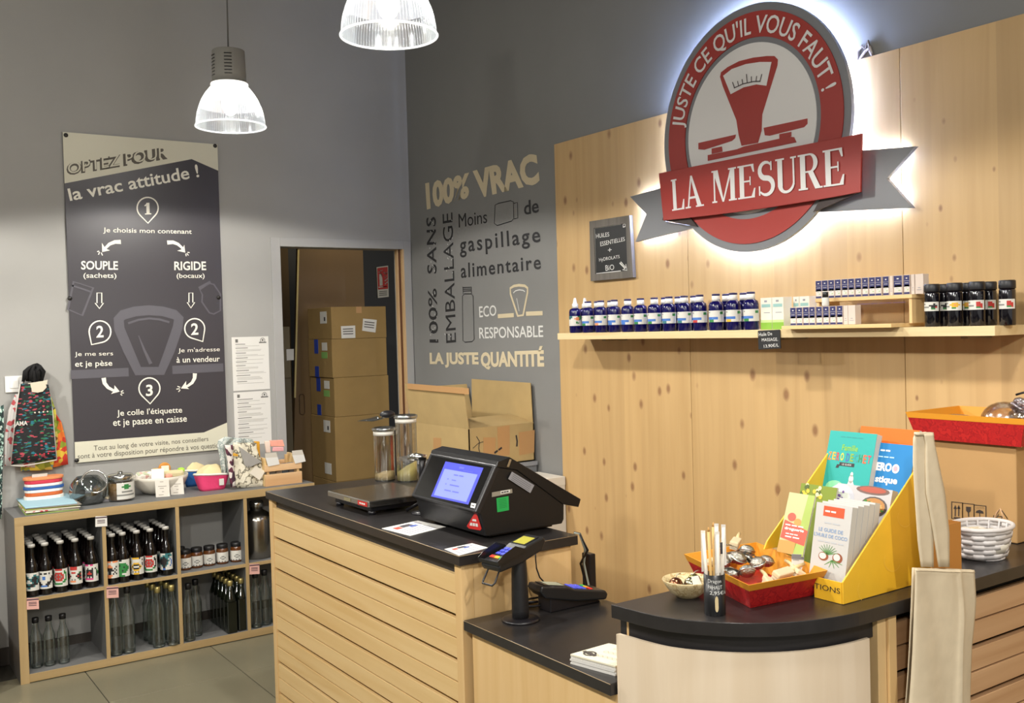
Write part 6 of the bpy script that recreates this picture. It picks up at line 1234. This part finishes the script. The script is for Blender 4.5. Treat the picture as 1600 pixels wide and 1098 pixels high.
def ell(cu, cv, ru, rv, k=16): return [(cu+ru*math.cos(6.28*i/k), cv+rv*math.sin(6.28*i/k)) for i in range(k)]
LE = .30
CV = lambda c: mat(c, .55, spec=.25)
t, Q, n = book('orange_book', 'orange book at the very back of the yellow display', (610, 330), (935, 360), (630, 52), -.865, LE, .012, CV('#d8661c'), 'books in the yellow display'); bt(t, Q, n, '#2', .55, .95, .62, .72, mat('#8a2a14', .6))
t, Q, n = book('teal_book', 'turquoise paperback with multicoloured hand-drawn title in the display', (432, 400), (690, 432), (488, 78), -.925, LE, .022, CV('#2f9f98'), 'books in the yellow display')
bt(t, Q, n, 'Famille', .32, .66, .68, .78, mat('#7ab02c', .5), .02)
for k, (ch, cc) in enumerate(zip('ZERODECHET', ('#e87a2c', '#d8a02c', '#b8343c', '#c8c02c', '#3a5a9c', '#7a9c2c', '#2c8a8c', '#2a7a3c', '#e05a2c', '#b83a4c'))): bt(t, Q, n, ch, .05+k*.09+(.03 if k > 3 else 0), .05+k*.09+.07+(.03 if k > 3 else 0), .50+.008*(k % 2), .64, mat(cc, .5), .03)
bf(t, Q, n, [[(.32, .42), (.64, .42), (.64, .48), (.32, .48)], [(.27, .44), (.33, .44), (.31, .38), (.25, .38)]], DARK); bt(t, Q, n, 'LE GUIDE', .38, .58, .435, .465, WHT, 0, .0008)
bf(t, Q, n, [ell(.62, .22, .05, .07), ell(.62, .30, .03, .04), [(.55, .1), (.72, .1), (.66, .2), (.58, .2)]], LABELW); bf(t, Q, n, [ell(.3, .05, .2, .12)], mat('#7fd0a0', .5)); bt(t, Q, n, '#4', .25, .75, .90, .92, mat('#2a8a88', .6))
t, Q, n = book('blue_book', 'bright blue paperback with white title letters, right part of the display', (705, 480), (905, 505), (748, 145), -.905, LE, .020, CV('#2478b4'), 'books in the yellow display')
bt(t, Q, n, 'ERO', .02, .45, .54, .68, WHITE, .05); bf(t, Q, n, [ell(.56, .60, .10, .075)], WHITE); bf(t, Q, n, [ell(.56, .60, .06, .045)], mat('#e89aa8', .5), .0007); bt(t, Q, n, 'stique', .04, .66, .32, .46, WHITE, .04); bt(t, Q, n, '#2', .06, .36, .86, .90, WHITE); bt(t, Q, n, '#3', .03, .5, .76, .79, mat('#a8d0ea', .6)); bt(t, Q, n, '#1', .05, .3, .2, .28, WHITE, .04)
t, Q, n = book('cookbook', 'white cookbook showing salad bowls, behind the coconut guides', (495, 560), (800, 605), (520, 368), -1.0, LE, .022, CV('#bcb8b8'), 'books in the yellow display')
bf(t, Q, n, [ell(.10, .55, .26, .45)], mat('#b8b8c0', .4)); bf(t, Q, n, [ell(.10, .52, .19, .34)], mat('#c9cdc4', .4), .0006); bf(t, Q, n, [ell(.72, .48, .24, .28)], mat('#4a3e38', .4), .0006); bf(t, Q, n, [ell(.72, .50, .20, .22)], mat('#b07a3c', .5), .0009); bf(t, Q, n, [ell(.66, .92, .3, .12)], mat('#6a4a40', .4), .0006); bf(t, Q, n, [ell(.66, .93, .24, .08)], mat('#a84a34', .5), .0009)
r = random.Random(4); b = B()
for k in range(30): b.mi = k % 3; u, v = .10+r.gauss(0, .07), .50+r.gauss(0, .12); b.face([bil(Q, a_, c_)+n*(.0011+.00002*k) for a_, c_ in ell(u, v, .022, .04, 6)])
for k in range(24): b.mi = (k % 2)*3; u, v = .72+r.gauss(0, .08), .50+r.gauss(0, .07); b.face([bil(Q, a_, c_)+n*(.0012+.00002*k) for a_, c_ in ell(u, v, .03, .03, 6)])
b.done('salad_picture', [mat('#3f7a2c', .6), mat('#6a4a8c', .6), mat('#2c5a24', .6), mat('#d8a25a', .6)], t, world=True)
t, Q, n = book('flower_booklet', 'green booklet with yellow flowers, behind the red-titled booklet', (300, 520), (500, 545), (345, 372), -1.03, LE, .006, CV('#7a8a34'), 'books in the yellow display')
b = B()
for k in range(26): b.mi = k % 3; u, v = r.uniform(.04, .6), r.uniform(.35, .95); b.face([bil(Q, a_, c_)+n*(.0005+.00002*k) for a_, c_ in ell(u, v, .05, .08, 7)])
b.done('flower_picture', [mat('#e0b42c', .5), mat('#4a5a24', .6), mat('#e8d8a0', .5)], t, world=True)
t, Q, n = book('craft_booklet', 'cream and green booklet with a red title box at the display front', (190, 748), (330, 790), (315, 428), -1.125, LE+.05, .005, CV('#b8ba8c'), 'books in the yellow display', down=False)
bf(t, Q, n, [[(.62, 0), (1, 0), (1, 1), (.75, 1)], ], mat('#a0b45a', .6)); bf(t, Q, n, [[(0, 0), (.62, 0), (.68, .22), (0, .2)]], mat('#c0904a', .6))
bf(t, Q, n, [[(.02, .24), (.98, .17), (1.0, .42), (.06, .54)], ell(.30, .60, .16, .07)], mat('#d84a34', .4), .0006); bf(t, Q, n, [ell(.56, .53, .14, .06)], mat('#e88a3c', .4), .0007); bt(t, Q, n, 'droguerie', .12, .86, .37, .43, WHITE, .03, .0009); bt(t, Q, n, '#3', .12, .86, .45, .48, WHITE, 0, .0009); bt(t, Q, n, '#3', .2, .7, .31, .335, WHITE, 0, .0009); bt(t, Q, n, '#2', .2, .8, .26, .29, WHITE, 0, .0009)
for k in (4, 3, 2, 1, 0):
    x = -1.118+.021*k
    dx = 50*k; t, Q, n = book('coconut_guide', ['front white coconut oil guide, title facing the viewer', 'second coconut oil guide, right behind the front one', 'third coconut oil guide from the front', 'fourth coconut oil guide from the front', 'rearmost coconut oil guide of the row'][k], (375, 815), (567, 912), (412, 474), -1.118, .20, .019, CV('#bdbbb7'), 'coconut oil guides in the display')
    off = V((.0205*k, 0, 0))
    t.location = V(t.location)
    if k: 
        t.location = t.location+off
    else:
        bf(t, Q, n, [[(.22, .80), (.80, .80), (.80, .96), (.22, .96)]], mat('#e0512c', .4)); bt(t, Q, n, '#2', .27, .6, .86, .90, WHITE, 0, .0007); bt(t, Q, n, 'LE GUIDE DE', .14, .82, .55, .61, mat('#7f98ba', .5), .02); bt(t, Q, n, "L'HUILE DE COCO", .02, .95, .46, .52, mat('#7f98ba', .5), .02); bt(t, Q, n, '#4', .15, .9, .38, .41, mat('#b0b4b8', .6)); bt(t, Q, n, '#2', .28, .75, .68, .71, mat('#b0b4b8', .6))
        bf(t, Q, n, [ell(.35, .16, .14, .07), ell(.74, .17, .14, .08)], mat('#8a4a2c', .5)); bf(t, Q, n, [ell(.33, .165, .10, .05), ell(.72, .18, .095, .055)], LABELW, .0006)
        b = B()
        for i in range(9): a = .3+i*.28; b.stroke([bil(Q, .45, .20)+n*.0005, bil(Q, .45+.30*math.cos(a), .20+.16*abs(math.sin(a)))+n*.0005], [.003, .001], n)
        for i in range(5): a = -.3-i*.5; b.stroke([bil(Q, .6, .12)+n*.0005, bil(Q, .6+.3*math.cos(a), .12+.12*math.sin(a))+n*.0005], [.003, .001], n)
        b.done('leaf_picture', mat('#5a8a4c', .5), t, world=True)
# ------------------------------------------------------------ tote bag
zT = Zm(1400, 600, 3.66); zU = Zm(1360, 900, 5.546); tt = thing('tote_bag', 'plain cream canvas tote bag hung by its long handles in front of the counter', 'bag', at(1470, 900, y=-4.10)); YT = -4.098
def strap(rows, y, nm='handle'): drape(zT, rows, y, .0015, .7, 5, 4).done(nm, CANVAS, tt, world=True, solid=.003)
strap([(145, 1045, 210, 1045), (128, 900, 208, 900), (112, 640, 205, 640), (102, 450, 190, 450), (104, 310, 172, 300), (115, 278, 170, 272)], YT)
strap([(245, 1045, 300, 1045), (215, 850, 300, 850), (175, 620, 275, 620), (172, 460, 240, 450), (172, 340, 218, 340), (160, 285, 212, 282)], YT-.006)
b = drape(zT, [(112, 292, 210, 296), (112, 275, 205, 275)], YT-.002, .0, 1, 5, 2); b.done('handle', CANVAS, tt, world=True, solid=.008)
rows = [(300, 1150, 835, 1150), (320, 900, 838, 960), (335, 650, 850, 620), (345, 400, 880, 330), (355, 180, 888, 200), (362, -75, 872, -60)]
R_ = [(at(*zU(a, b_), y=YT), at(*zU(c_, d_), y=YT)) for a, b_, c_, d_ in rows]
def bag(side):
    def f(u, v):
        n_ = len(R_)-1; k = min(int(v*n_), n_-1); t_ = v*n_-k; p = R_[k][0].lerp(R_[k+1][0], t_).lerp(R_[k][1].lerp(R_[k+1][1], t_), u)
        e = math.sin(math.pi*u)**.6; d = (.004+.016*(1-v)*e+.004*math.sin(u*9+v*3)*e+(.010*math.exp(-((u-.70-.02*v)/.035)**2) if side < 0 else 0)*(.5+.5*(1-v))); return p+V((0, side*d-.004, 0))
    return f
b = B(); b.grid(bag(-1), 30, 24); b.done('front_cloth', CANVAS, tt, world=True, solid=.0015); b = B(); b.grid(bag(1), 20, 12); b.done('rear_cloth', CANVAS, tt, world=True, solid=.0015)
b = B(); b.tube([V(bag(-1)(i/20, .985))+V((0, -.001, 0)) for i in range(21)], .0014, 5); b.done('top_hem', CANVAS, tt, world=True)
# small kraft box behind the handles
kb = thing('kraft_sleeve', 'orange-brown open card sleeve behind the tote bag handles', 'box', (-.8, -4.04, CZT)); P_ = [at(*zT(*p), y=-4.045) for p in ((205, 1045), (375, 1040), (375, 785), (300, 765), (210, 800))]
x0_, x1_ = P_[0].x, P_[1].x; zt_ = P_[2].z; B().box(x0_, x1_, -4.045, -4.042, CZT+.001, zt_).done('front_side', mat('#b57a34', .7), kb, world=True); B().box(x1_-.003, x1_, -4.042, -3.985, CZT+.001, zt_).done('right_side', mat('#b57a34', .7), kb, world=True); B().box(x0_, x1_-.003, -3.988, -3.985, CZT+.001, zt_+.004).done('rear_side', mat('#a8562c', .7), kb, world=True)
# white basket
wbk = thing('white_basket', 'round white woven chip basket full of pale packets, before the large carton', 'basket', (-.520, -3.945, CZT)); wbk.location = (-.512, -3.965, CZT); ROOTM[wbk.name] = Matrix.Translation(wbk.location)
WB = mat('#d8d4d2', .6)
r0_, r1_, hB = .062, .083, .082
for lvl in range(6):
    z0_ = .006+lvl*.0125; b = B(); n = 48
    def ring(i, dz): a = 6.2832*i/n; rr = r0_+(r1_-r0_)*((z0_+dz)/hB)**.7+(.0022 if (i//3+lvl) % 2 else -.0008); return (rr*1.05*math.cos(a), rr*.82*math.sin(a), z0_+dz)
    b.grid(lambda u, v: ring(round(u*n), v*.0128), n, 1, True); b.done('woven_strip', WB, wbk, solid=.0016)
b = B(); b.tube([((r1_+.001)*1.05*math.cos(6.2832*i/40), (r1_+.001)*.82*math.sin(6.2832*i/40), hB+.001) for i in range(40)], .0055, 8, True); b.done('thick_rim', WB, wbk); b = B(); b.lathe([(.055, .001), (.055, .006)], n=24); b.done('basket_floor', WB, wbk)
for i in range(16): a = 6.2832*i/16; B().tube([(r0_*.985*1.05*math.cos(a), r0_*.985*.82*math.sin(a), .004), ((r1_-.003)*1.05*math.cos(a), (r1_-.003)*.82*math.sin(a), hB)], .0025, 5).done('stake', WB, wbk)
a = .25; B().tube([(r1_*1.05+.0, .02, hB-.005), (r1_*1.05+.006, .012, hB+.02), (r1_*1.05+.002, 0, hB+.032), (r1_*1.05-.004, -.012, hB+.01)], .002, 6).done('handle_loop', mat('#c9a27c', .7), wbk)
for k in range(9):
    M = Matrix.Translation(V((0, 0, .014))+V(wbk.location)+V((-.035+.03*(k % 3)+.004*math.sin(k), -.028+.026*(k//3), .052+.004*math.cos(k*2)))) @ Matrix.Rotation(.2*math.sin(k*5), 4, 'Z') @ Matrix.Rotation(.25*math.cos(k*3), 4, 'X'); b = B(); b.box(-.0145, .0145, -.012, .012, -.007, .007); o = b.done('soap_bar', mat('#d9cfb4' if k % 2 else '#e2dccc', .6), bevel=.003); o.matrix_world = M
    tag(o, f"{'cream' if k % 2 else 'off-white'} soap bar in the white basket, {['front', 'middle', 'back'][k//3]} row, {['left', 'centre', 'right'][k%3]}", 'soap', 'soap bars in the white basket')
b = B(); b.lathe([(.06, .02), (.066, .042)], (0, 0, 0), 24); b.done('basket_liner', mat('#cfcabc', .8), wbk)
# large carton with printed symbols and tray on top
kc = thing('large_carton', 'large plain cardboard box with handling symbols at the right end', 'box', (-.2, -3.8, CZT)); KX = -.309
B().box(KX, -.04, -3.947, -3.62, CZT+.001, 1.218).done('card_walls', mat('#b08a58', .8, var=.04, scale=8), kc, world=True, bevel=.003)
K = lambda a, c_: at(*zT(a, c_), x=KX-.001); b = B(); DK = mat('#3a2f28', .7)
for x0_, x1_, y0_ in ((318, 380, 672), (380, 446, 680), (446, 514, 690)): b.stroke([K(x0_, y0_), K(x1_, y0_+7), K(x1_, y0_+100), K(x0_, y0_+95)], .003, N1, True)
for x_ in (338, 358): b.stroke([K(x_, 755), K(x_+1, 705)], .003, N1); b.face([K(x_-9, 712), K(x_+10, 713), K(x_+1, 690)])
b.stroke([K(330, 762), K(368, 765)], .003, N1); b.face([K(400, 700), K(428, 702), K(427, 725), K(414, 738), K(401, 724)]); b.stroke([K(414, 735), K(415, 758)], .003, N1); b.face([K(*p) for p in ((455, 735), (460, 724), (478, 718), (496, 726), (502, 740))]); b.stroke([K(478, 735), K(479, 765)], .002, N1)
for i in range(10): b.face([K(455+i*5+a, 702+(i*7) % 14+c_) for a, c_ in ((0, 0), (3, 0), (3, 3), (0, 3))])
put_text(b, 'REZ', *[K(*p) for p in ((556, 780), (612, 786), (612, 755), (556, 750))], bold=.01)
for i in range(3): a = 2.09*i-1.57; cx__, cy__ = 597, 760; p0 = (cx__+58*math.cos(a), cy__+50*math.sin(a)); p1 = (cx__+58*math.cos(a+2.09), cy__+50*math.sin(a+2.09)); b.stroke([K(p0[0]*.85+p1[0]*.15, p0[1]*.85+p1[1]*.15), K(p0[0]*.2+p1[0]*.8, p0[1]*.2+p1[1]*.8)], .0022, N1); b.stroke([K(p0[0]*.75+p1[0]*.25+7, p0[1]*.75+p1[1]*.25+9), K(p0[0]*.3+p1[0]*.7+7, p0[1]*.3+p1[1]*.7+9)], .0016, N1)
b.done('handling_symbols', DK, kc, world=True)
c4 = [(-.330, -3.972), (-.330, -3.660), (-.09, -3.660), (-.09, -3.972)]; r4 = [(-.345, -3.992), (-.345, -3.636), (-.072, -3.636), (-.072, -3.992)]
tray('card_tray', 'red and yellow tray of clear packets on top of the large carton', c4, r4, 1.2195, 1.297)
for k, (y, x, s, cc, nm, lab) in enumerate(((-3.86, -.21, (.07, .06, .05), None, 'plastic_dome', 'big clear plastic dome in the upper red tray'), (-3.75, -.27, (.05, .05, .012), None, 'clear_packet', 'flat clear packet at the left of the upper red tray'))):
    t = thing(nm, lab, 'packet', (x, y, 1.275)); B().sphere((0, 0, .004), 1, 20, s).done('clear_shell', glassy('#e6e3da', .80, .2, key=5), t, smooth=True)
t = thing('foil_bundle', 'crumpled foil bundle with a black strap above the upper red tray', 'packet', (-.20, -3.905, 1.315)); r = random.Random(9)
for k in range(7): B().sphere((r.uniform(-.015, .015), r.uniform(-.035, .03), r.uniform(-.008, .022)), r.uniform(.014, .022), 9, (1, 1.2, .7)).done('foil_lump', mat('#b0a8ac', .2, .9, bump=.8, scale=80), t)
B().tube([(-.01, .01, .035), (-.012, -.015, .043), (-.012, -.035, .032), (-.012, -.042, .012)], .0035, 6).done('black_strap', BLACK, t)
b = B(); b.sphere((0, -.0, -.03), .04, 12, (1, .9, .8)); b.done('clear_bag', glassy('#d8d0c8', .6, .1, key=6), t)
